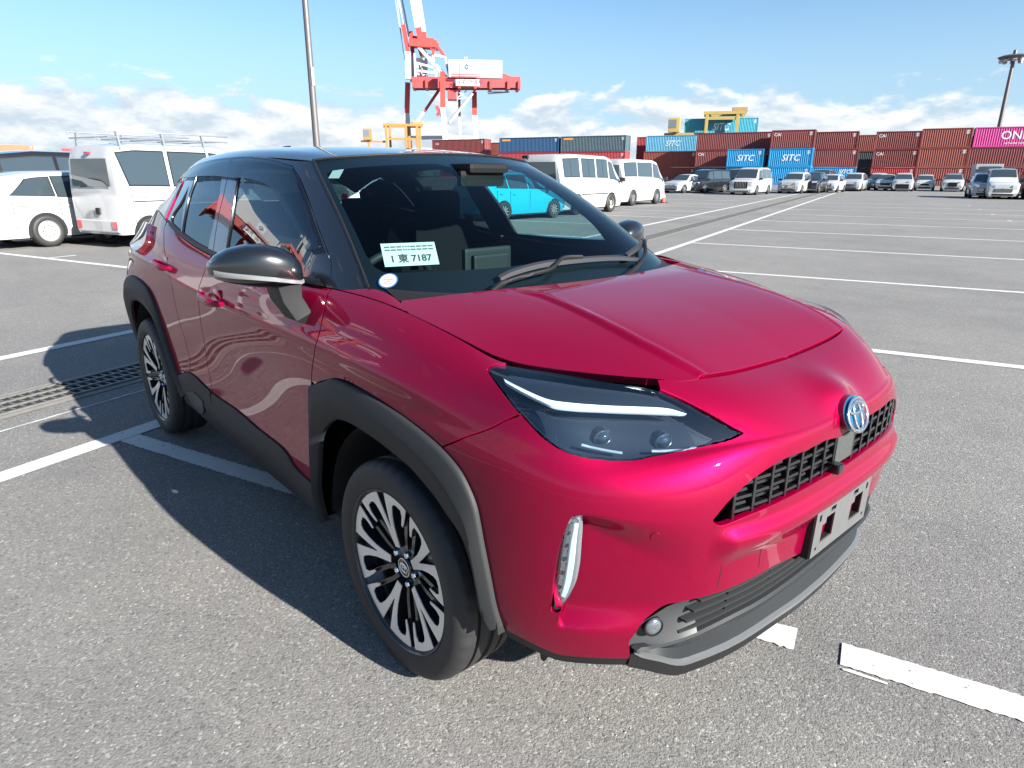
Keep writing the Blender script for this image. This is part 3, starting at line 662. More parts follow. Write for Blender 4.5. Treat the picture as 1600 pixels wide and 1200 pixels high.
# ---- wheels
def polar(r, d): return (r * math.cos(R(d)), r * math.sin(R(d)))
RW = .2475
def axial(rho): return .090 - .030 * (1 - rho) ** 1.3
half = [(.27, 11), (.40, 9.5), (.55, 9.3), (.70, 11), (.82, 13.2), (.868, 15.5), (.885, 20), (.872, 26.2), (.80, 28.0), (.66, 26.8), (.645, 29.2), (.72, 31.2), (.84, 32.6), (.965, 33.2), (.995, 32.5), (1.0, 26), (1.0, 16), (1.0, 8), (.985, 5.2), (.85, 4.3), (.68, 2.6), (.53, .8)]
yspoke = [(r, -d) for r, d in half] ; yspoke = half + [(.53, -.8)] + [(r, -d) for r, d in reversed(half)][1:]
def face_poly(poly, rot, lift=0.0):
    return [(*polar(r * RW, d + rot), axial(r) + lift) for r, d in poly]
def to_wheel(mb):   # (plane x, plane z, axial) -> wheel space with the outside towards -y
    mb.v = [(x, -a, z) for x, z, a in mb.v]; return mb
def extr(mb, pts, depth, mi=0):
    n = len(pts); b = len(mb.v); mb.v += [tuple(p) for p in pts] + [(x, z, a - depth) for x, z, a in pts]
    for i in range(n): mb.f.append((b + i, b + (i + 1) % n, b + n + (i + 1) % n, b + n + i)); mb.mi.append(mi)
    return mb
def cap(mb, pts, mi=0):
    b = len(mb.v); mb.v += [tuple(p) for p in pts]
    for t in geometry.tessellate_polygon([[Vector((p[0], p[1], 0)) for p in pts]]): mb.f.append(tuple(b + i for i in t)); mb.mi.append(mi)
    return mb
def ering(mb, a, b, tube, cx=0., cz=0., n=40, ax=0., flat=.5):
    """elliptical ring in the plane (x, z), facing +axial"""
    rings = []
    for k in range(n):
        t = 2 * math.pi * k / n; c, s = math.cos(t), math.sin(t); ring = []
        for u in range(6):
            w = 2 * math.pi * u / 6; d = tube * math.cos(w); ring.append((cx + (a + d) * c, cz + (b + d) * s, ax + tube * flat * math.sin(w)))
        rings.append(ring)
    rings.append(rings[0]); return mb.loft(rings, closed=True, caps=False)
def emblem_rings(mb, w, h, tube, ax=0.):
    ering(mb, w, h, tube, ax=ax); ering(mb, w * .36, h * .86, tube * .85, cz=-.06 * h, ax=ax); ering(mb, w * .74, h * .30, tube * .85, cz=.42 * h, ax=ax); return mb
def lathe_w(prof, n): return MB().lathe([(r, -a) for r, a in prof], n, 'y')
tp = [(.240, .088), (.252, .097), (.264, .104), (.283, .1075), (.303, .106), (.317, .100), (.327, .091), (.3325, .082), (.3345, .074)]
gro = [(.335, .052), (.327, .050), (.327, .042), (.3355, .040), (.336, .012), (.328, .010), (.328, .002)]
tprof = tp + gro + [(r, -a) for r, a in reversed(gro)] + [(r, -a) for r, a in reversed(tp)]
tyre_mb = MB(); n_t = 168; m_t = len(tprof)
for k in range(n_t):
    th = 2 * math.pi * k / n_t
    for i, (r, a) in enumerate(tprof):
        rr = r - (.004 if (abs(a) > .07 and r > .325 and k % 4 == 0) else 0)
        tyre_mb.v.append((rr * math.cos(th), -a, rr * math.sin(th)))
for k in range(n_t):
    l = (k + 1) % n_t
    for i in range(m_t - 1): tyre_mb.f.append((k * m_t + i, l * m_t + i, l * m_t + i + 1, k * m_t + i + 1)); tyre_mb.mi.append(0)
W_tyre = tyre_mb.mesh('tyre', RUB, smooth=35)
W_rim = lathe_w([(.240, .085), (.2520, .094), (.2535, .098), (.2520, .1000), (.2485, .098), (.246, .085), (.232, .060), (.212, .0), (.216, -.08), (.236, -.10)], 72).mesh('rim', GUN, smooth=50)
mb = lathe_w([(.001, .052), (.064, .052), (.072, .046), (.074, .030), (.07, .0), (.001, .0)], 40); W_hub = mb.mesh('hub', GUN, smooth=40)
mb = MB(); mb.lathe([(.001, -.064), (.029, -.064), (.0325, -.060), (.033, -.050)], 32, 'y'); W_cap = mb.mesh('centre_cap', pm('cap_black', (.012, .012, .013), .25, 0, .6), smooth=40)
mb = MB(); emblem_rings(mb, .020, .014, .0016, .0665); ering(mb, .0285, .0285, .0014, ax=.0655); W_emb = to_wheel(mb).mesh('cap_emblem', CHROME, smooth=60)
spoke_meshes = []
f_ = MB(); p_ = face_poly(yspoke, 0); cap(f_, p_); extr(f_, p_, .0025); W_face = to_wheel(f_).mesh('spoke', MACH, smooth=30)
d_ = MB(); p2 = [(x, z, a - .0024) for x, z, a in p_]; cap(d_, p2); extr(d_, p2, .034)
slot = [(.50, 2.6), (.68, 4.4), (.85, 5.6), (.99, 6.5), (.99, -6.5), (.85, -5.6), (.68, -4.4), (.50, -2.6)]
ps = face_poly(slot, 0, -.016); cap(d_, ps)
for sg in (1, -1):
    sec = [(.26, 17 * sg), (.40, 20.5 * sg), (.58, 24.5 * sg), (.70, 26.3 * sg), (.82, 28.3 * sg), (.90, 27 * sg), (.99, 27 * sg), (.99, 33 * sg), (.82, 32.6 * sg), (.62, 31.0 * sg), (.42, 29.0 * sg), (.26, 29.5 * sg)]
    pq = face_poly(sec, 0, -.013); cap(d_, pq); extr(d_, pq, .026)
W_back = to_wheel(d_).mesh('spoke_backing', GUN, smooth=30)
mb = MB(); mb.lathe([(.001, -.012), (.0085, -.012), (.0105, -.008), (.0105, .01)], 6, 'y'); W_nut = mb.mesh('lug_nut', CHROME, smooth=20)
mb = lathe_w([(.06, .012), (.142, .012), (.142, -.012), (.06, -.012)], 48); W_disc = mb.mesh('brake_disc', STEEL, smooth=40)
mb = MB(); mb.box((-.16, -.045, -.07), (-.09, .04, .07)); W_cal = mb.mesh('caliper', DARK, bevel=.01)
def make_wheel(x, y, flip, rot):
    w = empty('wheel', (x, y, .336), math.pi if flip else 0, car)
    sp = empty('x', parent=None); bpy.data.objects.remove(sp)
    mobj('tyre', W_tyre, parent=w); mobj('rim', W_rim, parent=w); mobj('brake_disc', W_disc, parent=w); mobj('caliper', W_cal, parent=w)
    for nme, me in (('hub', W_hub), ('centre_cap', W_cap), ('cap_emblem', W_emb)): mobj(nme, me, parent=w)
    for k in range(5):
        a = R(rot + 72 * k)
        for nme, me in (('spoke', W_face), ('spoke_backing', W_back)):
            o = mobj(nme, me, parent=w); o.rotation_euler = (0, -a, 0)
        o = mobj('lug_nut', W_nut, parent=w); aa = a + R(36); o.location = (.052 * math.cos(aa), -.056, .052 * math.sin(aa))
    return w
make_wheel(0, -.775, False, 35); make_wheel(-2.56, -.775, False, 10); make_wheel(0, .772, True, 25); make_wheel(-2.56, .772, True, 60)
# ---- greenhouse
apil, drip, bseam = c_['apil'], c_['drip'], c_['bseam']
apil = np.clip(apil, 0, 1); drip = np.clip(drip, 0, .992)
FG = np.vstack([c_['fglass_rear'], c_['fglass_bot'][1:], c_['fglass_front'][1:], c_['fglass_top'][1:-1]])
RG = np.vstack([c_['rglass_front'], c_['rglass_bot'][1:], c_['rglass_rear'][1:], c_['rglass_top'][1:-1]])
QG = cr(CV['qglass'] + [CV['qglass'][0]])[:-1]
kB = int(np.argmin(np.abs(drip[:, 0] - .512)))
kE = int(np.argmin(np.abs(drip[:, 0] - .895)))
RS = c_['red_strip'] if False else np.array(CV['red_strip'], float)
panel('a_pillar', side, [np.vstack([[(0, .001), (.083, .001)], apil[::-1][1:], drip[1:kE], [(.93, .99), (.6, 1), (.3, 1), (0, 1), (0, .5)]])], BLACK, car, res=.02, gap=.0015)
panel('front_door_frame', side, [np.vstack([[(.086, .001), (.3, .001), (.4955, .001)], bseam[::-1], drip[:kB][::-1], apil]), FG], BLACK, car, res=.018)
rear_edge = [(.865, .76), (.851, .25), (.837, .035), (.83, .001)]
panel('rear_door_frame', side, [np.vstack([bseam, [(.497, .001), (.7, .001)], rear_edge[::-1], [(.885, .86)], drip[kB + 1:kE][::-1]]), RG, QG], BLACK, car, res=.02)
panel('c_pillar', side, [[(.832, .001), (.84, .035), (.854, .25), (.868, .76), (.888, .87), (.90, .97), (.94, .99), (1, 1), (1, .5), (1, .001), (.92, .001)]], BLACK, car, res=.025)
panel('c_pillar_trim', side, [[(.862, .004), (.874, .08), (.886, .347), (.902, .851), (.872, .80), (.853, .25), (.841, .035), (.836, .004)]], RED, car, off=.006, hem=.008, res=.02)
panel('front_window', side, [FG], DRGL, car, off=-.008, gap=-.004, hem=0, res=.03)
panel('rear_window', side, [RG], PRGL, car, off=-.008, gap=-.004, hem=0, res=.03)
panel('quarter_window', side, [QG], PRGL, car, off=-.008, gap=-.004, hem=0, res=.03)
mould = [(s, 0.002) for s in np.linspace(.09, .83, 40)]; mould_u = [(s, .032) for s in np.linspace(.10, .815, 40)]
strip('belt_moulding', side, np.array(mould), np.array(mould_u), [(0, -.002), (0, .005), (.3, .007), (.8, .004), (1, -.004)], 40, TRIM, car)
vf = c_['visor_f']; ap_in = apil[(apil[:, 1] > .15)]; ap_in = ap_in + [.010, 0]
panel('rain_visor', side, [np.vstack([vf, ap_in[::-1], drip[2:kB - 1] - [0, .012], [(.507, .975), (.500, .80)]])], SMOKE, car, off=.016, hem=.004, gap=0, res=.02)
panel('rain_visor', side, [np.vstack([c_['visor_r'][::-1] + [.004, 0], [(.905, .86), (.90, .93)], (drip[kB + 2:kE] - [0, .014])[::-1], [(.515, .97)]])], SMOKE, car, off=.016, hem=.004, gap=0, res=.02)
panel('roof_panel', roof, [np.vstack([[(x, 0) for x in np.linspace(0, 1, 12)], [(1, y) for y in np.linspace(.05, .95, 20)], [(x, 1) for x in np.linspace(1, 0, 12)]])], BLACK, car, 'join', res=.025)
# rear window and spoiler, closing the cabin at the back
mb = MB(); rows = []
for k in range(13):
    u = k / 12; q0 = roof.pos(u, 1.0)[0]; q1 = body.pos(1 - u * .09, 1.0)[0]; rows.append([tuple(q0 * (1 - v) + q1 * v) for v in np.linspace(0, 1, 6)])
for sg in (1, -1): mb.loft([[(x, y * sg, z) for x, y, z in r] for r in rows], closed=False, caps=False)
mb.obj('rear_windscreen', PRGL, car, smooth=60)
# windscreen with its black printed border
panel('windscreen', wind, [[(0, 0), (.5, 0), (1, 0), (1, .5), (1, 1), (.5, 1), (0, 1)]], WSGL, car, 'join', res=.03, gap=.001, hem=0)
FRIT = pm('black_glass_border', (.005, .006, .008), .35)
wb = CV['ws_bot']; inner = np.vstack([[(0, .845), (.09, .85), (.12, .885), (.648, .895), (.91, .89), (.953, .86), (.955, .456), (.953, .16), (.935, .10)], cr(wb)[1:], [(0, .103)]])
V_out = np.vstack([inner, [(0, 0), (.5, 0), (1, 0), (1, .5), (1, 1), (.5, 1), (0, 1)]])
panel('windscreen_border', wind, [V_out], FRIT, car, 'join', res=.03, gap=0, hem=0, off=-.004)
mb = MB()
for sg in (1, -1):
    q, n = wind.ev(np.full(30, 1.0), np.linspace(.01, 1, 30)); q = q + n * .003
    mb.tube([(x, y * sg, z) for x, y, z in q], .005, 6)
q, n = wind.ev(np.r_[np.linspace(1, 0, 20)], np.full(20, 1.0)); q = q + n * .002
full = [tuple(p) for p in q] + [(x, -y, z) for x, y, z in q[::-1][1:]]; mb.tube(full, .004, 6)
mb.obj('windscreen_seal', TRIM, car, smooth=60)
# cowl
mb = MB(); cols = []
for k in range(21):
    u = k / 20; h = hood.pos(u * .93, 1.0)[0]; w = wind.pos(u * .93, .012)[0]
    cols.append([tuple(h + (.03, 0, -.03)), tuple(h + (-.012, 0, -.016)), tuple(h * .45 + w * .55 + (0, 0, -.018)), tuple(w + (-.005, 0, .004))])
for sg in (1, -1): mb.loft([[(x, y * sg, z) for x, y, z in r] for r in cols], closed=False, caps=False)
mb.obj('cowl', TRIM, car, smooth=45)
# fender tops running in to the foot of the windscreen pillars
for sg in (1, -1):
    A_ = body.pos(np.linspace(.4215, .4885, 14), np.ones(14)) + (0, .001, .0005); B_ = np.linspace(hood.pos(.96, 1)[0] + (-.007, -.005, .0), wind.pos(.985, .006)[0] + (.012, .0, .004), 14)
    B_[:, 2] += .004 * np.sin(np.linspace(0, math.pi, 14)); mb = MB(); mb.loft([[tuple(p * (1, sg, 1)) for p in A_], [tuple(p * (1, sg, 1)) for p in (A_ + B_) / 2 + (0, 0, .002)], [tuple(p * (1, sg, 1)) for p in B_]], closed=False, caps=False); mb.obj('fender_top', RED, car, smooth=60)
# wipers
def on_wind(pts, h):
    q, n = wind.ev([abs(p[0]) for p in pts], [p[1] for p in pts]); q = q + n * h
    return [(x, y if p[0] >= 0 else -y, z) for (x, y, z), p in zip(q, pts)]
WIPE = pm('wiper_grey', (.022, .022, .024), .42, bump=.1)
for blade, arm in (([(.30, .045), (.24, .058), (.133, .075), (.04, .080), (-.10, .072), (-.24, .052)], [(.38, .0), (.31, .022), (.19, .042), (.105, .055), (.05, .085), (.0, .083)]),
                   ([(-.18, .075), (-.30, .088), (-.45, .10), (-.62, .105), (-.80, .095)], [(-.06, .0), (-.14, .020), (-.30, .055), (-.42, .085), (-.5, .10)])):
    w = empty('wiper', parent=car)
    a = on_wind(blade, .022); a = [tuple(p) for p in cr(a, 5)]
    mb = MB(); n_ = len(a)
    for j in range(n_ - 1): pass
    rings = []
    for j, p in enumerate(a):
        t = abs(2 * j / (n_ - 1) - 1); h = .009 * (1 - .55 * t ** 3); rings.append([(p[0] - .009, p[1], p[2] - .005), (p[0] + .009, p[1], p[2] - .010), (p[0] + .007, p[1], p[2] + h - .005), (p[0] - .006, p[1], p[2] + h)])
    mb.loft(rings); mb.obj('blade', WIPE, w, smooth=30)
    mb = MB(); rr = [tuple(p) for p in cr(on_wind(arm, .030), 5)]
    mb.tube(rr, [.011 if j < 6 else .008 for j in range(len(rr))], 6); mb.obj('arm', TRIM, w, smooth=60)
# ---- headlights
HLL = np.vstack([hl_low, hl_top[1:], hl_in[1:-1]])
BEZ = pm('lamp_bezel_black', (.028, .033, .038), .22, .3, .6)
lamp = [empty('headlight', parent=car) for _ in range(2)]
panel('lens', body_plain, [HLL], LENS, lamp, off=-.001, gap=.005, hem=.01, res=.012)
panel('housing', body_plain, [HLL], BEZ, lamp, off=-.070, gap=-.006, hem=0, res=.02)
panel('lamp_rim', body_plain, [HLL], BEZ, lamp, off=-.012, gap=.0035, hem=.05, res=.012) if False else None
bu, bl = c_['hl_bar_u'], c_['hl_bar_l']
panel('light_guide', body_plain, [np.vstack([bu, bl[::-1]])], LIT, lamp, off=-.014, gap=0, hem=.012, res=.012)
top_s = np.array([p for p in hl_top[8:]]); 
bz = np.vstack([bu + [0, .004], hl_in[6:0:-1] * 0 + hl_in[6:0:-1] + [0.006, -.01], (hl_top[14:][::-1]) + [.0, -.018], [(.283, .968)]])
panel('bezel_shelf', body_plain, [np.vstack([bu + [0, .003], hl_in[:9][::-1] + [.004, -.004], hl_top[13:][::-1] - [0, .010]])], BEZ, lamp, off=-.020, gap=0, hem=0, res=.012)
kk0 = int(np.argmin(np.linalg.norm(hl_low - np.array([.243, .696]), axis=1)))
bowl = np.vstack([bl[8:] - [0, .012], hl_low[10:kk0] + [0, .020]])
panel('reflector_bowl', body_plain, [bowl], pm('lamp_grey_reflector', (.035, .042, .050), .18, .6, .4), lamp, off=-.048, gap=0, hem=.012, res=.02)
for k, sg in enumerate((1, -1)):
    for (s_, t_) in ((.176, .80), (.128, .80)):
        p, n = body_plain.ev([s_], [t_]); c0 = p[0] - n[0] * .046; d = np.array([.93, -.30, -.05]); d /= np.linalg.norm(d)
        pr = MB(); up = np.array([0, 0, 1.]); x = np.cross(d, up); x /= np.linalg.norm(x); up = np.cross(x, d)
        for r_, a_ in ((.020, -.03), (.020, .004), (.016, .005), (.015, .007), (.012, .011), (.007, .014), (.001, .015)):
            pr.v += [tuple((c0 + d * a_ + (x * math.cos(q_) * 1.25 + up * math.sin(q_)) * r_) * (1, sg, 1)) for q_ in np.linspace(0, 2 * math.pi, 24, endpoint=False)]
        for j in range(6):
            for i in range(24): pr.f.append((j * 24 + i, j * 24 + (i + 1) % 24, (j + 1) * 24 + (i + 1) % 24, (j + 1) * 24 + i)); pr.mi.append(0)
        pr.obj('projector', pm('projector_glass', (.05, .065, .08), .03, .6, 1), lamp[k], smooth=50)
    for s0, s1, t0 in ((.165, .20, .70), (.108, .142, .715)):
        ss = np.linspace(s0, s1, 12); q, n = body_plain.ev(ss, np.full(12, t0) + .012 * np.sin(np.linspace(0, 1.2, 12))); q = q - n * .024
        MB().tube([tuple(p * (1, sg, 1)) for p in q], .0035, 6).obj('light_blade', pm('clear_blade', (.42, .5, .56), .15, .3), lamp[k], smooth=60)
# upright daytime lamps
drls = [empty('daytime_lamp', parent=car) for _ in range(2)]
panel('lens', body_plain, [drl], LENS, drls, off=-.006, gap=.002, hem=.006, res=.012)
panel('housing', body_plain, [drl], pm('lamp_bright_inner', (.55, .58, .60), .22, .8), drls, off=-.030, gap=-.006, hem=0, res=.02)
do, di = resample(c_['drl_o'], 30), resample(c_['drl_i'], 30)
for k0_, k1_, f0, f1 in ((4, 26, .50, .82),):
    A_ = do[k0_:k1_] * (1 - f0) + di[k0_:k1_] * f0; B_ = do[k0_:k1_] * (1 - f1) + di[k0_:k1_] * f1
    panel('light_bar', body_plain, [np.vstack([A_, B_[::-1]])], LIT, drls, off=-.010, gap=0, hem=.01, res=.012)
for j in range(6):
    k0_ = 4 + j * 4; A_ = do[k0_:k0_ + 4] * .88 + di[k0_:k0_ + 4] * .12; B_ = do[k0_:k0_ + 4] * .62 + di[k0_:k0_ + 4] * .38
    panel('reflector_cell', body_plain, [np.vstack([A_, B_[::-1]])], CHROME, drls, off=-.016, gap=.001, hem=.004, res=.012)
# ---- upper grille
GR = pm('gloss_black_grille', (.008, .008, .009), .18, 0, .6)
grille = empty('upper_grille', parent=car)
def gz(y):   # opening lower and upper edge at distance y from the centre
    q = body.pos(ugt[:, 0], ugt[:, 1]); o = np.argsort(-q[:, 1]); zt = np.interp(y, -q[o, 1], q[o, 2])
    q = body.pos(ugb[:, 0], ugb[:, 1]); o = np.argsort(-q[:, 1]); return np.interp(y, -q[o, 1], q[o, 2]), zt
def gx(y):
    q = body_plain.pos(np.linspace(0, .12, 60), np.full(60, .34)); return float(np.interp(y, -q[:, 1], q[:, 0]))
mb = MB(); ys = np.linspace(-.53, .53, 41)
mb.loft([[(gx(abs(y)) - .075, y, gz(abs(y))[0] - .03) for y in ys], [(gx(abs(y)) - .075, y, gz(abs(y))[1] + .04) for y in ys]], closed=False, caps=False); mb.obj('grille_backing', DARK, grille)
for k in range(-8, 9):
    y = k * .058; 
    if abs(k) == 0: continue
    z0, z1 = gz(abs(y)); 
    if z1 - z0 < .02: continue
    MB().box((gx(abs(y)) - .05, y - .005, z0 - .01), (gx(abs(y)) - .008, y + .005, z1 + .01)).obj('grille_bar', GR, grille, bevel=.002)
bar_me = MB().prism([(-.026, -.006), (0, -.002), (-.002, .004), (-.024, .001)], -.029, .029, 'y').mesh('grille_slat', GR)
bar_sh = MB().prism([(-.026, -.006), (0, -.002), (-.002, .004), (-.024, .001)], -.020, .020, 'y').mesh('grille_slat', GR)
for k in range(-9, 9):
    y = (k + .5) * .058; z0, z1 = gz(abs(y)); j = 0; z = z0 + .008
    while z < z1 - .002:
        if abs(y) > .03 and abs(y) < .49:
            o = mobj('grille_slat', bar_me if j % 2 == 0 else bar_sh, parent=grille, loc=(gx(abs(y)) - .010 - (.006 if j % 2 else 0), y + (0 if j % 2 == 0 else (.008 if k % 2 else -.008)), z))
            o.rotation_euler = (0, 0, math.atan2(gx(abs(y) + .02) - gx(abs(y) - .02), .04) * (-1 if y > 0 else 1))
        z += .0165; j += 1
zz0, zz1 = gz(0)
MB().box((gx(0) - .03, -.055, zz0 + .012), (gx(0) - .006, .05, zz1 - .004)).obj('radar_cover', pm('radar_grey', (.05, .055, .05), .25, 0, .5), grille, bevel=.004)
MB().box((gx(0) - .03, -.075, zz0 - .002), (gx(0) + .016, -.045, zz0 + .024)).obj('parking_camera', GR, grille, bevel=.005)
# front emblem
em = empty('front_emblem', parent=car)
def emb_fix(mb):   # (x, z, axial) -> faces forward, leaning back a little
    mb.v = [(.874 + a - .36 * z * .84, x * .84, .866 + z * .84) for x, z, a in mb.v]; return mb
mb = MB(); mb.lathe([(.066, -.003), (.068, -.035)], 48, 'z'); mb.v = [(x * 1.08, y * .80, z) for x, y, z in mb.v]; emb_fix(mb).obj('badge_pedestal', RED, em, smooth=50)
mb = MB(); mb.lathe([(.001, .004), (.060, .002), (.066, -.003)], 48, 'z'); mb.v = [(x * 1.08, y * .80, z) for x, y, z in mb.v]
emb_fix(mb).obj('badge_base', pm('badge_blue', (.03, .16, .30), .08, .6, 1, noise=.6, nscale=25), em, smooth=50)
mb = MB(); emblem_rings(mb, .066, .048, .0055, .008); emb_fix(mb).obj('badge_rings', CHROME, em, smooth=60)
# ---- lower grille, lip
LIPG = pm('lip_grey_plastic', (.020, .0225, .025), .50, spec=.15, bump=.15, bscale=900)
lgq = body_plain.pos(lg[:, 0], lg[:, 1]); o_ = np.argsort(-lgq[:, 1])
def lg_top(y): return float(np.interp(y, -lgq[o_, 1], lgq[o_, 0])), float(np.interp(y, -lgq[o_, 1], np.maximum.accumulate(lgq[o_, 2][::-1])[::-1]))
low = c_['lg_low']; lq = body_plain.pos(low[:, 0], low[:, 1]); ol = np.argsort(-lq[:, 1])
def lg_bot(y): return float(np.interp(y, -lq[ol, 1], lq[ol, 0])), float(np.interp(y, -lq[ol, 1], lq[ol, 2]))
lip = c_['lip_line']; pq_ = body_plain.pos(lip[:, 0], lip[:, 1]); op = np.argsort(-pq_[:, 1])
def lip_e(y): return float(np.interp(y, -pq_[op, 1], pq_[op, 0])), float(np.interp(y, -pq_[op, 1], pq_[op, 2]))
ys = np.r_[np.linspace(-.645, -.5, 9), np.linspace(-.45, .45, 19), np.linspace(.5, .645, 9)]
secs = []
for y in ys:
    a = abs(y); bx, bz = lg_bot(min(a, .63)); lx, lz = lip_e(a); e = sm(.60, .645, a)
    secs.append([(bx - .020, y, bz + .002), (bx - .004, y, bz), (bx + .002, y, bz - .006), (bx * .55 + lx * .45 - .022 * (1 - e), y, bz * .45 + lz * .55), (lx - .006, y, lz + .008)])
lipo = empty('front_lip', parent=car)
mb = MB(); mb.loft(secs, closed=False, caps=False); mb.obj('scoop', LIPG, lipo, smooth=35)
secs = []
for y in ys:
    lx, lz = lip_e(abs(y)); secs.append([(lx - .006, y, lz + .008), (lx + .004, y, lz + .003), (lx + .004, y, lz - .006), (lx - .004, y, lz - .010)])
mb = MB(); mb.loft(secs, closed=False, caps=False); mb.obj('lip_edge', pm('silver_grey_edge', (.13, .135, .14), .35, .4), lipo, smooth=50)
secs = []
for y in ys:
    lx, lz = lip_e(abs(y)); secs.append([(lx - .004, y, lz - .010), (lx - .010, y, lz - .045), (lx - .03, y, lz - .055), (lx - .30, y, lz - .055)])
mb = MB(); mb.loft(secs, closed=False, caps=False); mb.obj('lip_skirt', TRIM, lipo, smooth=35)
lgr = empty('lower_grille', parent=car)
mb = MB(); yb = np.linspace(-.60, .60, 41)
mb.loft([[(lg_bot(abs(y))[0] - .07, y, lg_bot(abs(y))[1] - .03) for y in yb], [(lg_top(abs(y))[0] - .09, y, lg_top(abs(y))[1] + .03) for y in yb]], closed=False, caps=False); mb.obj('grille_backing', DARK, lgr)
for k in range(4):
    f = (k + .5) / 4.2; secs = []; ymax = .545 - .012 * k
    for y in np.linspace(-ymax, ymax, 41):
        a = abs(y); tx, tz = lg_top(a); bx, bz = lg_bot(a); x = tx * f + bx * (1 - f) - .010; z = bz + (tz - bz) * f
        d = .030; secs.append([(x, y, z - .002), (x + .001, y, z + .0025), (x - .004, y, z + .004), (x - d, y, z + .003), (x - d, y, z - .003)])
    mb = MB(); mb.loft(secs); mb.obj('grille_slat', CLAD, lgr, smooth=30)
for y in (-.42, -.27, -.13, .13, .27, .42):
    tx, tz = lg_top(abs(y)); bx, bz = lg_bot(abs(y)); MB().prism([(tx - .05, tz), (tx - .018, tz), (bx - .018, bz), (bx - .05, bz)], y - .004, y + .004, 'y').obj('grille_post', TRIM, lgr)
# satin lamp surrounds at the ends of the lower opening, with round fog lamps
for sg in (1, -1):
    fl = empty('fog_lamp', parent=car)
    top_c = body_plain.ev(*resample(lg[:int(np.argmin(np.abs(lgq[:, 1] + .49) + (lgq[:, 2] < .45)))], 18).T); bot_c = body_plain.ev(*resample(low[:int(np.argmin(np.abs(lq[:, 1] + .49)))], 18).T)
    w_ = np.linspace(0, 1, 18)[:, None]; dep = .012 + .022 * w_; mid1 = top_c[0] * .75 + bot_c[0] * .25 - top_c[1] * dep; mid2 = top_c[0] * .3 + bot_c[0] * .7 - bot_c[1] * dep
    rows_ = [top_c[0] - top_c[1] * .012, mid1, mid2, bot_c[0] - bot_c[1] * .002]
    mb = MB(); mb.loft([[tuple(p * (1, sg, 1)) for p in r] for r in rows_], closed=False, caps=False); mb.obj('lamp_surround', SATIN, fl, smooth=60)
    p, n = body_plain.ev([.143], [.092]); c0 = p[0] - n[0] * .006 + (.004, .016, -.006); c0 = c0 * (1, sg, 1); d = np.array([.90, -.42 * sg, .05]); d /= np.linalg.norm(d)
    x = np.cross(d, (0, 0, 1)); x /= np.linalg.norm(x); up = np.cross(x, d)
    for nm, prof, mt in (('fog_bezel', ((.024, -.02), (.025, .003), (.022, .004), (.021, .0)), TRIM), ('fog_lens', ((.021, .001), (.017, .005), (.010, .007), (.001, .008)), pm('fog_glass', (.22, .25, .28), .10, .75, 1, noise=.5, nscale=80))):
        m_ = MB(); n_ = 28
        for r_, a_ in prof: m_.v += [tuple(c0 + d * a_ + (x * math.cos(q_) + up * math.sin(q_)) * r_) for q_ in np.linspace(0, 2 * math.pi, n_, endpoint=False)]
        for j in range(len(prof) - 1):
            for i in range(n_): m_.f.append((j * n_ + i, j * n_ + (i + 1) % n_, (j + 1) * n_ + (i + 1) % n_, (j + 1) * n_ + i)); m_.mi.append(0)
        m_.obj(nm, mt, fl, smooth=50)
# number-plate bracket without a plate: two windows, slots and screw holes
pb = empty('plate_bracket', (.872, 0, .575), parent=car)
out_ = [(-.168, -.066), (.168, -.066), (.168, .066), (-.168, .066)]
def rect(x0, x1, z0, z1): return [(x0, z0), (x1, z0), (x1, z1), (x0, z1)]
holes = [rect(-.122, -.05, -.035, .032), rect(.048, .122, -.035, .032), rect(-.085, -.055, .042, .056), rect(.055, .085, .042, .056), rect(-.150, -.140, -.05, -.04), rect(.140, .150, -.05, -.04), rect(-.150, -.138, .034, .054), rect(.138, .150, .034, .054)]
holes[0] = [(-.125, -.035), (-.055, -.035), (-.055, .034), (-.105, .034), (-.105, .018), (-.125, .018)]; holes[1] = [(.050, -.035), (.122, -.035), (.122, .034), (.070, .034), (.070, .018), (.050, .018)]
def plate_mesh(name, mat, x0, x1):
    loops = [out_] + holes; pts = []; ed = []
    for L in loops:
        b = len(pts); pts += L; ed += [(b + i, b + (i + 1) % len(L)) for i in range(len(L))]
    ov, oe, of, *_ = geometry.delaunay_2d_cdt([Vector(p) for p in pts], ed, [], 0, 1e-7); ov = np.array([tuple(v) for v in ov])
    F = [f for f in of if inside(ov[list(f)].mean(0)[None], [np.array(L) for L in loops])[0]]
    mb = MB(); n = len(ov); mb.v = [(x1, p[0], p[1]) for p in ov] + [(x0, p[0], p[1]) for p in ov]; mb.f = [tuple(f) for f in F] + [tuple(n + i for i in reversed(f)) for f in F]
    for a, b in ed: mb.f.append((a, b, n + b, n + a))
    mb.mi = [0] * len(mb.f); return mb.obj(name, mat, pb)
plate_mesh('face_plate', pm('grey_bracket', (.105, .108, .108), .5, .2, bump=.2, bscale=300, noise=.15, nscale=30), .010, .014)
out_ = [(-.171, -.069), (.171, -.069), (.171, .069), (-.171, .069)]; plate_mesh('back_plate', TRIM, -.012, .0095)
pb.rotation_euler = (0, .02, 0)
# parking sensors, tow-hook cover line
for sg in (1, -1):
    p, n = body.ev([.148], [.262]); m_ = MB(); m_.lathe([(.001, 0), (.0105, 0), (.011, -.002)], 20, 'z'); o = m_.obj('parking_sensor', RED, car, smooth=40)
    o.location = p[0] * (1, sg, 1) + n[0] * (1, sg, 1) * .0015; o.rotation_euler = Vector(n[0] * (1, sg, 1)).to_track_quat('Z', 'Y').to_euler()
tow = np.array([(.091, .145), (.091, .185), (.072, .2), (.058, .2), (.056, .163)]); q, n = body.ev(resample(tow, 30)[:, 0], resample(tow, 30)[:, 1])
MB().tube([tuple(p) for p in q - n * .0002], .0013, 5).obj('tow_cover_seam', DARK, car)
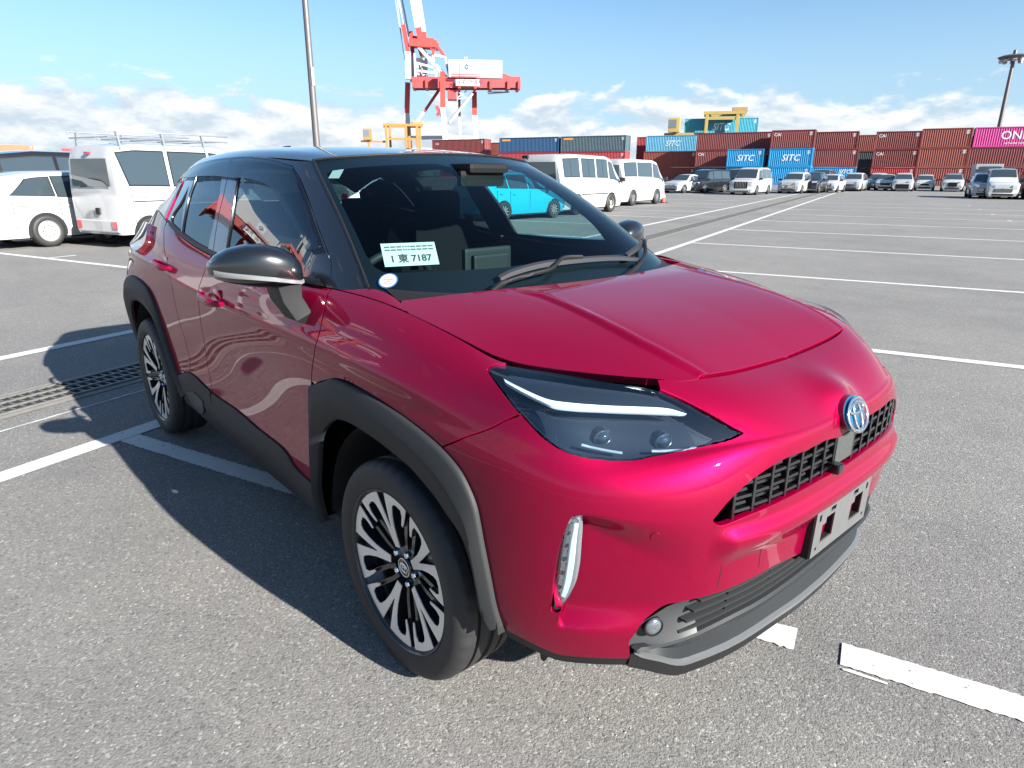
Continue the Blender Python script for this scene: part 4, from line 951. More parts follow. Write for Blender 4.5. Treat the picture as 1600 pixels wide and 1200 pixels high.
# ---- door handles, mirrors
for sg in (1, -1):
    for xc, zc, w_, par in ((-1.295, .968, .90, 'front'), (-2.02, 1.03, .885, 'rear')):
        h = empty('door_handle', parent=car); L_ = .115; secs = []
        for u in np.linspace(-1, 1, 15):
            y = -(w_ + .032 * (1 - u ** 4) - .012); r1, r2 = .017 * (1 - .45 * u ** 4), .010
            secs.append([(xc + u * L_, sg * (y + .0 + r2 * math.cos(q_)), zc - u * .006 + r1 * math.sin(q_)) for q_ in np.linspace(0, 2 * math.pi, 12, endpoint=False)])
        mb = MB(); mb.loft(secs); mb.obj('grip', RED, h, smooth=50)
        mb = MB(); mb.lathe([(.001, .0), (.038, .0), (.042, .004)], 24, 'y'); mb.v = [(xc + x * 1.3, sg * -(w_ - .026) + y * sg, zc - .004 + z) for x, y, z in mb.v]; mb.obj('cup', pm('cup_red', (.20, .003, .03), .3, .3, 1), h, smooth=50)  # handle cup in one even red close to the body paint
    mr = empty('door_mirror', parent=car)
    # housing: lofted from the inner end to the outer tip
    def ring(y, xc, zc, lx, hz, sq=2.6):
        r_ = []
        for q_ in np.linspace(0, 2 * math.pi, 28, endpoint=False):
            c, s = math.cos(q_), math.sin(q_); e = 2 / sq
            r_.append((xc + lx * math.copysign(abs(c) ** e, c) * (1.0 if c > 0 else .72), sg * y, zc + hz * math.copysign(abs(s) ** e, s)))
        return r_
    MX, MY, MZ = -.205, .062, -.014
    st_ = [(-.872, -.425, 1.158, .02, .025), (-.876, -.425, 1.158, .06, .050), (-.89, -.428, 1.162, .075, .068), (-.93, -.434, 1.174, .088, .078), (-.98, -.444, 1.183, .092, .081), (-1.03, -.458, 1.187, .088, .075), (-1.075, -.475, 1.186, .074, .062), (-1.105, -.492, 1.182, .055, .044), (-1.122, -.505, 1.178, .034, .026), (-1.128, -.51, 1.177, .012, .010)]
    st_ = [(y + MY, x + MX, z + MZ, a * .92, b * .86) for y, x, z, a, b in st_]
    mb = MB(); mb.loft([ring(*a) for a in st_]); hs = mb.obj('housing', BLACK, mr, smooth=60)
    # chrome indicator strip and lower half
    mb = MB(); A_ = []; B_ = []
    for y, xc, zc, lx, hz in st_[1:9]:
        f = np.interp(-y, [.87, 1.13], [.0, 1]); A_.append((xc + lx * 1.02, sg * y, zc - hz * .42 + .012 * f)); B_.append((xc + lx * 1.015, sg * y, zc - hz * .42 - .014 + .006 * f))
    mb.loft([A_, [(x + .006, y, z - .002) for x, y, z in A_], [(x + .006, y, z + .002) for x, y, z in B_], B_], closed=False, caps=False); mb.obj('indicator', pm('clear_indicator', (.30, .31, .32), .15, .5, .6), mr, smooth=60)
    mb = MB(); secs = [[(x_, sg * y_, z_) for x_, y_, z_ in r] for r in (
        [(-.565, -.825, 1.115), (-.69, -.825, 1.115), (-.69, -.90, 1.105), (-.575, -.90, 1.105)], [(-.535, -.84, 1.075), (-.655, -.84, 1.075), (-.655, -.90, 1.06), (-.545, -.90, 1.06)], [(-.495, -.83, 1.03), (-.60, -.83, 1.03), (-.60, -.880, 1.005), (-.505, -.880, 1.005)], [(-.505, -.79, 1.02), (-.59, -.79, 1.02), (-.59, -.84, .985), (-.51, -.84, .985)])]
    mb.loft(secs); mb.obj('stalk', TRIM, mr, smooth=20, bevel=.006)
    mb = MB(); mb.prism([(0, 0), (0, 0), (0, 0)], 0, 0) if False else None
    y_, xc, zc, lx, hz = st_[4]; mb = MB(); mb.add([(-.712, sg * -.830, 1.103), (-.712, sg * -.830, 1.211), (-.735, sg * -1.025, 1.201), (-.735, sg * -1.025, 1.136)], [(0, 1, 2, 3)]); mb.obj('mirror_glass', CHROME, mr)
# shark-fin aerial
secs = [[(-2.53 + .0 * k, w_ * y, z) for y in (-1, 1)] for k, w_, z in ()]
mb = MB(); mb.loft([[(-2.36 - .02 * k - dx * (1 - .16 * k), w * s_ * (1 - .22 * k), 1.556 + .016 * k) for dx, w, s_ in ((0, .004, 1), (.06, .032, 1), (.15, .030, 1), (.18, .012, 1), (.18, .012, -1), (.15, .030, -1), (.06, .032, -1), (0, .004, -1))] for k in range(4)]); mb.obj('shark_fin_aerial', BLACK, car, smooth=50)
# ---- cabin
CAB = pm('cabin_black', (.006, .0065, .007), .62, spec=.15, bump=.3, bscale=260); CABG = pm('cabin_grey', (.012, .0135, .0135), .55, spec=.2, bump=.2)
SEAT = pm('seat_fabric', (.0045, .0045, .005), .85, spec=.05, bump=.5, bscale=500)
mb = MB(); secs = []
for y in np.linspace(-.68, .68, 15):
    a = abs(y); w0 = wind.pos(min(a / .72, 1), .02)[0]; hump = .045 * math.exp(-((y + .36) / .17) ** 2)
    secs.append([(w0[0] - .03, y, 1.055), (w0[0] - .14, y, 1.075), (-.50, y, 1.078 + hump * .7), (-.63, y, 1.065 + hump), (-.70, y, 1.03 + hump), (-.71, y, .95), (-.62, y, .80), (-.55, y, .55)])
mb.loft(secs, closed=False, caps=False); dash = mb.obj('dashboard', CAB, car, smooth=50)
mb = MB(); mb.box((-.60, -.15, 1.055), (-.575, .09, 1.175)); mb.obj('display_screen', CABG, dash, bevel=.015)
mb = MB(); mb.box((-.575, -.12, 1.075), (-.555, .06, 1.15)); mb.obj('screen_back', CABG, dash, bevel=.012)
sw = empty('steering_wheel', (-.80, -.36, 1.0), parent=car); sw.rotation_euler = (0, R(-66), 0)
MB().tube([(.185 * math.cos(q_), .185 * math.sin(q_), 0) for q_ in np.linspace(0, 2 * math.pi, 40, endpoint=False)], .015, 10, closed=True).obj('wheel_ring', CABG, sw, smooth=60)
mb = MB(); mb.box((-.05, -.06, -.03), (.05, .06, .02)); mb.bar((0, -.17, 0), (0, .17, 0), .04, .02); mb.bar((0, 0, 0), (-.17, 0, 0), .04, .02); mb.obj('wheel_hub', CAB, sw, bevel=.006)
def seat(x, y, w=.25, back=.62):
    s_ = empty('seat', (x, y, .30), parent=car)
    MB().box((-.10, -w, .18), (.46, w, .36)).obj('cushion', SEAT, s_, bevel=.05, smooth=60)
    mb = MB(); secs = []
    for u in np.linspace(0, 1, 8):
        ww = w * (1 - .28 * u ** 2.5); xx = -.08 - .20 * u; zz = .30 + back * u; d = .07 * (1 - .3 * u); secs.append([(xx + d, -ww, zz), (xx + d * .4, -ww * .6, zz), (xx + d * .4, ww * .6, zz), (xx + d, ww, zz), (xx - d, ww * .9, zz), (xx - d, -ww * .9, zz)])
    mb.loft(secs); mb.obj('backrest', SEAT, s_, smooth=50, bevel=.0)
    mb = MB(); mb.box((-.345, -.125, .30 + back - .30 + .285), (-.245, .125, .30 + back + .15)); mb.obj('headrest', SEAT, s_, bevel=.045, smooth=60)
    mb = MB(); mb.bar((-.295, -.05, .30 + back - .04), (-.295, -.05, .30 + back + .02), .012); mb.bar((-.295, .05, .30 + back - .04), (-.295, .05, .30 + back + .02), .012); mb.obj('headrest_posts', STEEL, s_)
for y in (-.36, .36): seat(-1.18, y)
seat(-1.98, -.36, .27, .56); seat(-1.98, .36, .27, .56)
mb = MB(); mb.box((-.655, -.125, 1.405), (-.625, .095, 1.465)); im = mb.obj('interior_mirror', CAB, car, bevel=.02, smooth=60)
mb = MB(); mb.box((-.78, -.10, 1.455), (-.60, .10, 1.492)); mb.obj('sensor_housing', CAB, car, bevel=.02)
mb = MB(); q = [roof.pos(u, v)[0] - (0, 0, .03) for v in np.linspace(0, 1, 10) for u in (0, .5, .97)]
mb.loft([[tuple(q[3 * k + 2]), tuple(q[3 * k + 1]), tuple(q[3 * k]), tuple(q[3 * k + 1] * (1, -1, 1)), tuple(q[3 * k + 2] * (1, -1, 1))] for k in range(10)], closed=False, caps=False); mb.obj('headliner', pm('headliner_grey', (.10, .10, .10), .9), car, smooth=60)
for sg in (1, -1):
    q0 = body_plain.pos(np.linspace(.50, .80, 20), np.full(20, .985)); mb = MB(); mb.loft([[(p[0], sg * (p[1] + .05), p[2] - .01) for p in q0], [(p[0], sg * (p[1] + .09), p[2] - .10) for p in q0], [(p[0], sg * (p[1] + .06), .35) for p in q0]], closed=False, caps=False); mb.obj('door_card', CAB, car, smooth=40)
    q0 = side.pos(np.full(8, .50), np.linspace(0, .98, 8)); mb = MB(); mb.loft([[(x - .055, (y + .03) * sg, z) for x, y, z in q0], [(x + .055, (y + .03) * sg, z) for x, y, z in q0]], closed=False, caps=False); mb.obj('pillar_trim', CABG, car)
# stickers on the glass
p, n = wind.ev([.898], [.044])
stk = empty('round_sticker', p[0] - n[0] * .0 + n[0] * .0015, parent=car); stk.rotation_euler = Vector(n[0]).to_track_quat('Z', 'Y').to_euler()
MB().lathe([(.001, .0008), (.031, .0008)], 40, 'z').obj('sticker_ring', pm('sticker_blue', (.015, .08, .24), .4), stk)
MB().lathe([(.001, .0016), (.027, .0016)], 40, 'z').obj('sticker_face', pm('sticker_white', (.30, .30, .30), .4), stk)
mb = MB(); rngs = random.Random(3)
for k, w in enumerate((.004, .03, .022, .026)): mb.box((-w / 2, .012 - k * .008, .002), (w / 2, .0135 - k * .008, .0022))
mb.obj('sticker_print', pm('print_grey', (.15, .15, .17), .5), stk)
p, n = wind.ev([.885], [.858]); sq = empty('square_sticker', p[0] - n[0] * .006, parent=car); sq.rotation_euler = Vector(n[0]).to_track_quat('Z', 'Y').to_euler()
MB().box((-.02, -.03, 0), (.02, .03, .001)).obj('sticker_face', pm('tag_pale', (.26, .29, .27), .5), sq)
# parking placard behind the glass
pl = empty('paper_placard', (-.46, -.475, 1.19), label='white numbered paper card lying behind the windscreen on the dashboard', cat='card')
mb = MB(); mb.box((-.0005, -.095, -.045), (.0005, .095, .045)); mb.obj('sheet', pm('paper_white', (.34, .36, .34), .6), pl)
tm = text_mesh('1 東 7187', .036, 0, 0, .0012); o = mobj('number', tm, pm('ink_black', (.02, .02, .025), .6), pl, loc=(.0012, 0, -.018)); o.rotation_euler = (R(90), 0, R(90))
mb = MB()
for r_, z_ in ((0, .030), (1, .018)):
    y_ = -.085
    while y_ < .075:
        w_ = .006 + .006 * ((int(y_ * 1000) * 7 + r_ * 3) % 3); mb.box((.0008, y_, z_ - .003), (.0013, y_ + w_, z_ + .003)); y_ += w_ + .003
mb.obj('small_print', pm('ink_grey', (.06, .065, .07), .6), pl, kind='stuff')
pl.rotation_euler = (0, R(-38), R(-18))
# ---------------------------------------------------------------- the yard: asphalt, markings, drain
DV = Vector((math.cos(R(110)), math.sin(R(110)), 0)); EV = Vector((math.cos(R(20)), math.sin(R(20)), 0))
def lot(p, q, z=0): return DV * p + EV * q + Vector((0, 0, z))
def asphalt():
    m = bpy.data.materials.new('asphalt'); m.use_nodes = True; t = m.node_tree; b = t.nodes['Principled BSDF']
    co = t.nodes.new('ShaderNodeTexCoord')
    def nz(s, d=4, r=.55):
        n = t.nodes.new('ShaderNodeTexNoise'); n.inputs['Scale'].default_value = s; n.inputs['Detail'].default_value = d; n.inputs['Roughness'].default_value = r
        t.links.new(co.outputs['Object'], n.inputs['Vector']); return n.outputs['Fac']
    def vo(s, out='Distance', feat='F1'):
        n = t.nodes.new('ShaderNodeTexVoronoi'); n.inputs['Scale'].default_value = s; n.feature = feat
        w = t.nodes.new('ShaderNodeVectorMath'); w.operation = 'MULTIPLY_ADD'; t.links.new(_wn.outputs['Color'], w.inputs[0]); w.inputs[1].default_value = (.02, .02, .0); t.links.new(co.outputs['Object'], w.inputs[2])
        t.links.new(w.outputs[0], n.inputs['Vector']); return n.outputs[out]
    _wn = t.nodes.new('ShaderNodeTexNoise'); _wn.inputs['Scale'].default_value = 60; t.links.new(co.outputs['Object'], _wn.inputs['Vector'])
    def ramp(f, pts):
        n = t.nodes.new('ShaderNodeValToRGB'); e = n.color_ramp.elements
        e[0].position, e[0].color = pts[0][0], (*pts[0][1], 1); e[1].position, e[1].color = pts[-1][0], (*pts[-1][1], 1)
        for p, c in pts[1:-1]:
            x = e.new(p); x.color = (*c, 1)
        t.links.new(f, n.inputs[0]); return n.outputs['Color']
    def mixc(f, a, bb, mode='MIX'):
        n = t.nodes.new('ShaderNodeMix'); n.data_type = 'RGBA'; n.blend_type = mode
        for s, v in (('Factor', f), ('A', a), ('B', bb)):
            if hasattr(v, 'links'): t.links.new(v, n.inputs[s])
            else: n.inputs[s].default_value = v if not isinstance(v, tuple) else (*v, 1)
        return n.outputs['Result']
    pick = vo(135, 'Color'); sepc = t.nodes.new('ShaderNodeSeparateColor'); t.links.new(pick, sepc.inputs[0])
    stones = ramp(sepc.outputs[0], [(0, (.045, .046, .050)), (.07, (.075, .075, .077)), (.12, (.142, .139, .135)), (.55, (.180, .174, .165)), (.88, (.205, .200, .190)), (.93, (.30, .295, .28)), (1, (.44, .43, .41))])
    fine = ramp(nz(420, 3, .7), [(0, (.07, .07, .07)), (.35, (.135, .132, .128)), (.55, (.186, .180, .171)), (.75, (.245, .24, .228)), (1, (.30, .29, .28))])
    c = mixc(.5, stones, fine)
    pit_shade = ramp(nz(98, 5, .75), [(0, (.30, .30, .32)), (.32, (.50, .50, .53)), (.40, (.92, .92, .92)), (.55, (1, 1, 1)), (.68, (1.12, 1.11, 1.10)), (1, (1.35, 1.33, 1.30))])  # relief shading put into the colour: hollows darker, crests lighter
    c = mixc(.9, c, pit_shade, 'MULTIPLY')
    big = ramp(nz(.33, 6, .62), [(0, (.74, .74, .77)), (.38, (.90, .90, .91)), (.5, (1.0, 1.0, .99)), (.62, (1.08, 1.07, 1.05)), (1, (1.25, 1.22, 1.17))])
    c = mixc(1.0, c, big, 'MULTIPLY')
    mid = ramp(nz(2.6, 6, .7), [(0, (.86, .86, .87)), (.5, (1, 1, 1)), (1, (1.10, 1.09, 1.07))])
    c = mixc(1.0, c, mid, 'MULTIPLY')
    # rust-brown stains and dark drips
    st = ramp(nz(1.1, 6, .66), [(0, (1, 1, 1)), (.63, (1, 1, 1)), (.74, (.90, .82, .74)), (1, (.74, .64, .55))])
    c = mixc(.85, c, st, 'MULTIPLY')
    oil = ramp(nz(1.9, 3, .5), [(0, (.55, .55, .57)), (.24, (.70, .70, .72)), (.30, (1, 1, 1)), (1, (1, 1, 1))])
    c = mixc(.7, c, oil, 'MULTIPLY')
    # tyre-worn lanes running along the bays
    mpn = t.nodes.new('ShaderNodeMapping'); mpn.inputs['Rotation'].default_value = (0, 0, R(-20)); mpn.inputs['Scale'].default_value = (.12, 1.1, 1); t.links.new(co.outputs['Object'], mpn.inputs['Vector'])
    ln = t.nodes.new('ShaderNodeTexNoise'); ln.inputs['Scale'].default_value = 1.3; ln.inputs['Detail'].default_value = 5; ln.inputs['Roughness'].default_value = .6; t.links.new(mpn.outputs[0], ln.inputs['Vector'])
    lane = ramp(ln.outputs['Fac'], [(0, (.84, .84, .85)), (.42, (.97, .97, .97)), (.6, (1.02, 1.02, 1.02)), (1, (1.10, 1.10, 1.09))]); c = mixc(1.0, c, lane, 'MULTIPLY')
    t.links.new(c, b.inputs['Base Color']); b.inputs['Roughness'].default_value = .82; b.inputs['Specular IOR Level'].default_value = .3
    h = t.nodes.new('ShaderNodeMath'); h.operation = 'MULTIPLY_ADD'; t.links.new(sepc.outputs[1], h.inputs[0]); h.inputs[1].default_value = .35
    h2 = t.nodes.new('ShaderNodeMath'); h2.operation = 'ADD'; t.links.new(nz(98, 5, .75), h2.inputs[0])
    h3 = t.nodes.new('ShaderNodeMath'); h3.operation = 'MULTIPLY'; t.links.new(vo(135), h3.inputs[0]); h3.inputs[1].default_value = -.55; t.links.new(h3.outputs[0], h2.inputs[1])
    t.links.new(h2.outputs[0], h.inputs[2])
    bp = t.nodes.new('ShaderNodeBump'); bp.inputs['Strength'].default_value = .5; bp.inputs['Distance'].default_value = .008
    t.links.new(h.outputs[0], bp.inputs['Height']); t.links.new(bp.outputs['Normal'], b.inputs['Normal']); return m
me = bpy.data.meshes.new('ground')
S_ = 2600
me.from_pydata([(-S_, -S_, 0), (S_, -S_, 0), (S_, S_, 0), (-S_, S_, 0)], [], [(0, 1, 2, 3)])
mobj('ground', me, asphalt(), kind='structure')
# loose stone chips lying on the asphalt near the camera
chip = MB(); rg = random.Random(11)
for k in range(900):
    a = rg.uniform(0, 2 * math.pi); d = rg.uniform(.3, 3.6); x = 1.0 + d * math.cos(a); y = -.9 + d * math.sin(a); r = rg.uniform(.0018, .0045) ; th = rg.uniform(0, 6.3)
    pts = [(x + r * rg.uniform(.7, 1.3) * math.cos(th + j * 1.257), y + r * rg.uniform(.7, 1.3) * math.sin(th + j * 1.257)) for j in range(5)]
    b0 = len(chip.v); chip.v += [(px, py, .0) for px, py in pts] + [(x + r * .2, y, r * .8)]; chip.f += [(b0 + j, b0 + (j + 1) % 5, b0 + 5) for j in range(5)]; chip.mi += [0] * 5
chip.obj('stone_chips', pm('stone_chip', (.24, .235, .22), .8, noise=.6, nscale=60), kind='stuff')
def paint_mat():
    m = bpy.data.materials.new('road_paint'); m.use_nodes = True; t = m.node_tree; b = t.nodes['Principled BSDF']
    co = t.nodes.new('ShaderNodeTexCoord'); n = t.nodes.new('ShaderNodeTexNoise'); n.inputs['Scale'].default_value = 28; n.inputs['Detail'].default_value = 8; n.inputs['Roughness'].default_value = .7
    t.links.new(co.outputs['Object'], n.inputs['Vector']); r = t.nodes.new('ShaderNodeValToRGB'); e = r.color_ramp.elements
    e[0].position = .335; e[0].color = (.15, .147, .142, 1); e[1].position = .40; e[1].color = (.52, .52, .505, 1); x_ = e.new(.62); x_.color = (.46, .46, .445, 1); x2 = e.new(.75); x2.color = (.38, .375, .36, 1); t.links.new(n.outputs['Fac'], r.inputs[0]); t.links.new(r.outputs['Color'], b.inputs['Base Color'])
    b.inputs['Roughness'].default_value = .7
    bp = t.nodes.new('ShaderNodeBump'); bp.inputs['Strength'].default_value = .3; bp.inputs['Distance'].default_value = .004; t.links.new(n.outputs['Fac'], bp.inputs['Height']); t.links.new(bp.outputs['Normal'], b.inputs['Normal']); return m
PAINT = paint_mat(); mk_n = 0
def marking(p0, q0, p1, q1, w, jag=.004, step=.05, z=.004):
    """painted stripe from lot point 0 to 1 with slightly ragged edges"""
    a = lot(p0, q0, z); b = lot(p1, q1, z); d = (b - a); L = d.length; d.normalize(); n = Vector((-d.y, d.x, 0)); k = max(2, min(int(L / step), 600)); mb = MB(); rr = random.Random(int(p0 * 100 + q0 * 7))
    up = []; lo = []
    for i in range(k + 1):
        c = a + d * (L * i / k); up.append(c + n * (w / 2 + rr.uniform(-jag, jag))); lo.append(c - n * (w / 2 + rr.uniform(-jag, jag)))
    mb.v = [tuple(v) for v in up + lo]; mb.f = [(i + 1, i, k + 1 + i, k + 2 + i) for i in range(k)]; mb.mi = [0] * k
    return mb.obj('line_marking', PAINT, kind='structure', fix=False)
marking(-25, -2.86, 75, -2.86, .13, .004, .5); marking(-25, -5.33, 75, -5.33, .13, .004, .5)
for k in range(-4, 10):
    p = -.10 + 4.33 * k
    if k == 0:
        marking(p, -2.79, p, .765, .115, .005, .010); marking(p - .002, .90, p, 9.0, .115, .0035, .014)
    else: marking(p, -2.79, p, 9.0, .12, .004, .12)
    if k != 1: marking(p, -5.40, p, -17, .12, .004, .12)
    else: marking(p, -5.40, p, -17, .12, .004, .12)
    marking(p + .066, -12.0, p + .52, -12.0, .09); marking(p - .30, 4.65, p + .30, 4.65, .10, z=.008)
marking(-3.5, -3.54, 1.6, -3.54, .016, .005, .04)
# peeled sliver beside the broken stripe, and the torn stub in front of the car
for pts in ([(.86, .215), (.93, .238), (.985, .262), (.982, .276), (.925, .254), (.862, .232)],):
    pass
mb = MB(); sl = [(-.175, .905), (-.168, .93), (-.172, .985), (-.176, 1.03), (-.185, 1.03), (-.184, .96), (-.182, .91)]
mb.v = [tuple(lot(p, q, .004)) for p, q in sl]; mb.f = [tuple(range(len(sl)))]; mb.mi = [0]; mb.obj('line_marking', PAINT, kind='structure')
# drain: concrete edging, flat dark sheet painted as the channel's shade, steel grating
CONC = pm('drain_concrete', (.20, .19, .172), .85, noise=.3, nscale=12, bump=.4, bscale=120)
def slab(name, q0, q1, z, mat, p0=-14, p1=76, h=.0):
    mb = MB(); mb.v = [tuple(lot(p0, q0, z)), tuple(lot(p1, q0, z)), tuple(lot(p1, q1, z)), tuple(lot(p0, q1, z))]; mb.f = [(0, 1, 2, 3)]; mb.mi = [0]; return mb.obj(name, mat, kind='structure')
slab('drain_edging', -4.27, -4.20, .005, CONC); slab('drain_edging', -3.82, -3.75, .005, CONC); slab('drain_shade_sheet', -4.20, -3.82, .003, pm('drain_shade', (.012, .012, .012), .9))
GAL = pm('galvanised_grating', (.17, .165, .15), .5, .5, noise=.25, nscale=20)
mb = MB()
for q in (-4.185, -4.07, -3.95, -3.835): mb.bar(lot(-14, q, .011), lot(60, q, .011), .018, .012)
p = -13.9
while p < 30:
    mb.bar(lot(p, -4.19, .008), lot(p + .03, -3.83, .008), .014, .006); p += .062
mb.obj('drain_grating', GAL, kind='structure')
# ---------------------------------------------------------------- other vehicles
VB = pm('vehicle_white', (.40, .405, .41), .25, 0, .8); VK = pm('vehicle_black', (.012, .013, .016), .2, .2, 1); VS = pm('vehicle_silver', (.28, .29, .30), .25, .7, .8)
VC = pm('vehicle_cyan', (.0, .30, .42), .25, 0, .9); VG = pm('vehicle_grey_blue', (.16, .20, .23), .25, .6, .8); VT = pm('vehicle_teal', (.05, .32, .36), .25, .3, .8)
VGL = pm('vehicle_dark_glass', (.055, .075, .085), .05, .45, 1); VGC = glass_mat('vehicle_clear_glass', (.5, .6, .62), 1.6)
HLM = pm('vehicle_headlamp', (.55, .60, .64), .1, .6, 1); ALW = pm('vehicle_alloy', (.40, .41, .42), .3, .7); HCW = pm('vehicle_hubcap', (.30, .30, .29), .4, .3)
TLR = pm('vehicle_tail_lamp', (.42, .02, .03), .15, 0, 1); AMB = pm('vehicle_marker_amber', (.6, .16, .04), .2, 0, .8)
WCACHE = {}
def wheel_meshes(r, w, style):
    k = (r, w, style)
    if k in WCACHE: return WCACHE[k]
    ty = MB().lathe([(r * .64, -w * .46), (r * .78, -w * .52), (r * .93, -w * .48), (r, -w * .36), (r, w * .36), (r * .93, w * .5), (r * .6, w * .5)], 36, 'y').mesh('tyre', RUB, smooth=40)
    rm = MB(); rm.lathe([(r * .66, -w * .47), (r * .63, -w * .50), (r * .60, -w * .40), (r * .58, w * .2), (.001, w * .2)], 36, 'y')
    rim = rm.mesh('rim', GUN if style != 'cap' else HCW, smooth=40)
    sp = MB(); n = {'alloy': 5, 'multi': 10, 'cap': 8, 'steel': 0}[style]
    for i in range(n):
        a = 2 * math.pi * i / n; c, s = math.cos(a), math.sin(a); hw = r * (.085 if n == 5 else .05)
        if style == 'cap':   # closed hubcap with dark slots
            P = [(r * .34, -hw * 1.1), (r * .52, -hw * 1.6), (r * .52, hw * 1.6), (r * .34, hw * 1.1)]
        else: P = [(r * .05, -hw), (r * .62, -hw * 1.3), (r * .62, hw * 1.3), (r * .05, hw)]
        v = []
        for x, y in P: v.append((x * c - y * s, -w * .44, x * s + y * c))
        v2 = [(a_, -w * .30, b_) for a_, _, b_ in v]; sp.add(v + v2, [(0, 1, 2, 3), (0, 4, 5, 1), (1, 5, 6, 2), (2, 6, 7, 3), (3, 7, 4, 0)])
    if style == 'steel': sp.lathe([(.001, -w * .42), (r * .22, -w * .42), (r * .30, -w * .36), (r * .52, -w * .30), (r * .6, -w * .42)], 30, 'y')
    spm = sp.mesh('spokes', {'cap': DARK, 'steel': pm('wheel_cream_steel', (.26, .24, .20), .45)}.get(style, ALW), smooth=40)
    if style == 'cap':
        rm2 = MB().lathe([(r * .61, -w * .46), (r * .55, -w * .45), (r * .2, -w * .43), (.001, -w * .43)], 36, 'y'); cov = rm2.mesh('hubcap', HCW, smooth=40)
    else: cov = None
    WCACHE[k] = (ty, rim, spm, cov); return WCACHE[k]
def vehicle(name, loc, heading, label, cat, st, wheels, wr=.32, color=VB, wins=(), ws=None, rw=None, style='alloy', front=None, rear=None, group=None, extra=None, z0=.20, glass=VGL, roofm=None, scale=1.0, lower=None, wtrack=None):
    """st: stations (x, belt z, top z, half width at belt, half width at roof edge), x forward, nose last.
    wins: side windows as lists of (x, f) with f from belt 0 to roof edge 1; ws / rw: (x bottom, x top) of the screens"""
    root = empty(name, (loc[0], loc[1], 0), heading, label=label, cat=cat, group=group); root.scale = (scale,) * 3
    X = [s[0] for s in st]
    def at(x): return [float(np.interp(x, X, [s[i] for s in st])) for i in range(1, 5)]
    def ring(x):
        zb, zt, wb, wt = at(x); wl = wb * (.96 if zb < .9 else 1.0)
        h = [(0, z0), (wl * .93, z0), (wl * .995, z0 + .16), (wb * 1.005, zb * .62), (wb, zb - .03), (wb * .985, zb + .005), (wt, zt - .07 * min(1, (zt - zb) * 4)), (wt * .95, zt - .02 * min(1, (zt - zb) * 4)), (wt * .6, zt + .008), (0, zt + .015)]
        return [(x, y, z) for y, z in h] + [(x, -y, z) for y, z in reversed(h[1:-1])]
    xs = sorted(set(X + [a + (b - a) * f for a, b in zip(X, X[1:]) for f in ((.5,) if b - a > .5 else ())]))
    mb = MB(); mb.loft([ring(x) for x in xs]); bd = mb.obj('body', color, root, smooth=32)
    if roofm:
        rx = [s[0] for s in st if s[2] - s[1] > .30]; mb = MB(); mb.loft([[(x, y, z + .004) for x, y, z in ring(x)[6:14]] for x in np.linspace(min(rx), max(rx), 8)], closed=False, caps=False); mb.obj('roof', roofm, root, smooth=40)
    def sidept(x, f, sg, off=.006):
        zb, zt, wb, wt = at(x); y = wb * .985 + (wt - wb * .985) * f + off; z = zb + .005 + (zt - .07 - zb - .005) * f; return (x, sg * y, z)
    for sg in (-1, 1):
        for w in wins:
            a_, b_, c2_, d_ = [np.array(p) for p in w]; mb = MB(); ex = np.array([.022, .035]); rb = [a_ - ex, b_ + ex * (1, -1), c2_ + ex, d_ + ex * (-1, 1)]
            mb.loft([[sidept(*((rb[0] * (1 - u) + rb[1] * u) * (1 - v) + (rb[3] * (1 - u) + rb[2] * u) * v), sg, .005) for u in np.linspace(0, 1, 13)] for v in np.linspace(0, 1, 5)], closed=False, caps=False); mb.obj('window_seal', TRIM, root, fix=False, smooth=180); mb = MB()
            mb.loft([[sidept(*((a_ * (1 - u) + b_ * u) * (1 - v) + (d_ * (1 - u) + c2_ * u) * v), sg, .008) for u in np.linspace(0, 1, 13)] for v in np.linspace(0, 1, 5)], closed=False, caps=False); mb.obj('side_window', glass, root, fix=False, smooth=180)
        # sills and seams
        for x in {round(w[0][0], 2) for w in wins}:
            mb = MB(); pts = [(x, sg * (at(x)[2] * (.999 if z < at(x)[0] * .62 else 1.007) + .002), z) for z in np.linspace(z0 + .2, at(x)[0] - .05, 5)]; mb.tube(pts, .006, 4); mb.obj('door_seam', DARK, root)
        for (xw) in wheels:
            wb = at(xw)[2]; mb = MB(); n = 22; arc = [(xw + wr * 1.17 * math.cos(a), wr * 1.02 + wr * 1.13 * math.sin(a)) for a in np.linspace(-.28, math.pi + .28, n)]
            mb.v = [(x, sg * (wb * 1.006 + .004), max(z, z0 - .02)) for x, z in arc]; mb.f = [tuple(range(n))]; mb.mi = [0]; mb.obj('wheel_arch', DARK, root, fix=False)
            wh = empty('wheel', (xw, sg * (wb - .072), wr), 0 if sg < 0 else math.pi, root); ty, rim, sp, cov = wheel_meshes(wr, .22, style)
            mobj('tyre', ty, parent=wh); mobj('rim', rim, parent=wh); mobj('spokes', sp, parent=wh)
            if cov: mobj('hubcap', cov, parent=wh)
        # mirrors
        xm = ws[0] - .25 if ws else X[-1] - 1.2
        zb, zt, wb, wt = at(xm); mb = MB(); mb.box((xm - .06, sg * (wb + .04) if sg > 0 else -(wb + .24), zb + .02), (xm + .06, sg * (wb + .24) if sg > 0 else -(wb + .04), zb + .17)); mb.box((xm - .03, min(sg * (wb - .04), sg * (wb + .08)), zb + .0), (xm + .03, max(sg * (wb - .04), sg * (wb + .08)), zb + .05)); mb.obj('door_mirror', color if color is not VB else pm('mirror_dark', (.03, .03, .03), .3), root, bevel=.02)
        # door handles
        for w in wins[:2]:
            x = w[0][0] + .12; y = at(x)[2] * 1.005; mb = MB(); mb.box((x, min(sg * y, sg * (y + .03)), at(x)[0] - .17), (x + .17, max(sg * y, sg * (y + .03)), at(x)[0] - .14)); mb.obj('door_handle', color, root, bevel=.008)
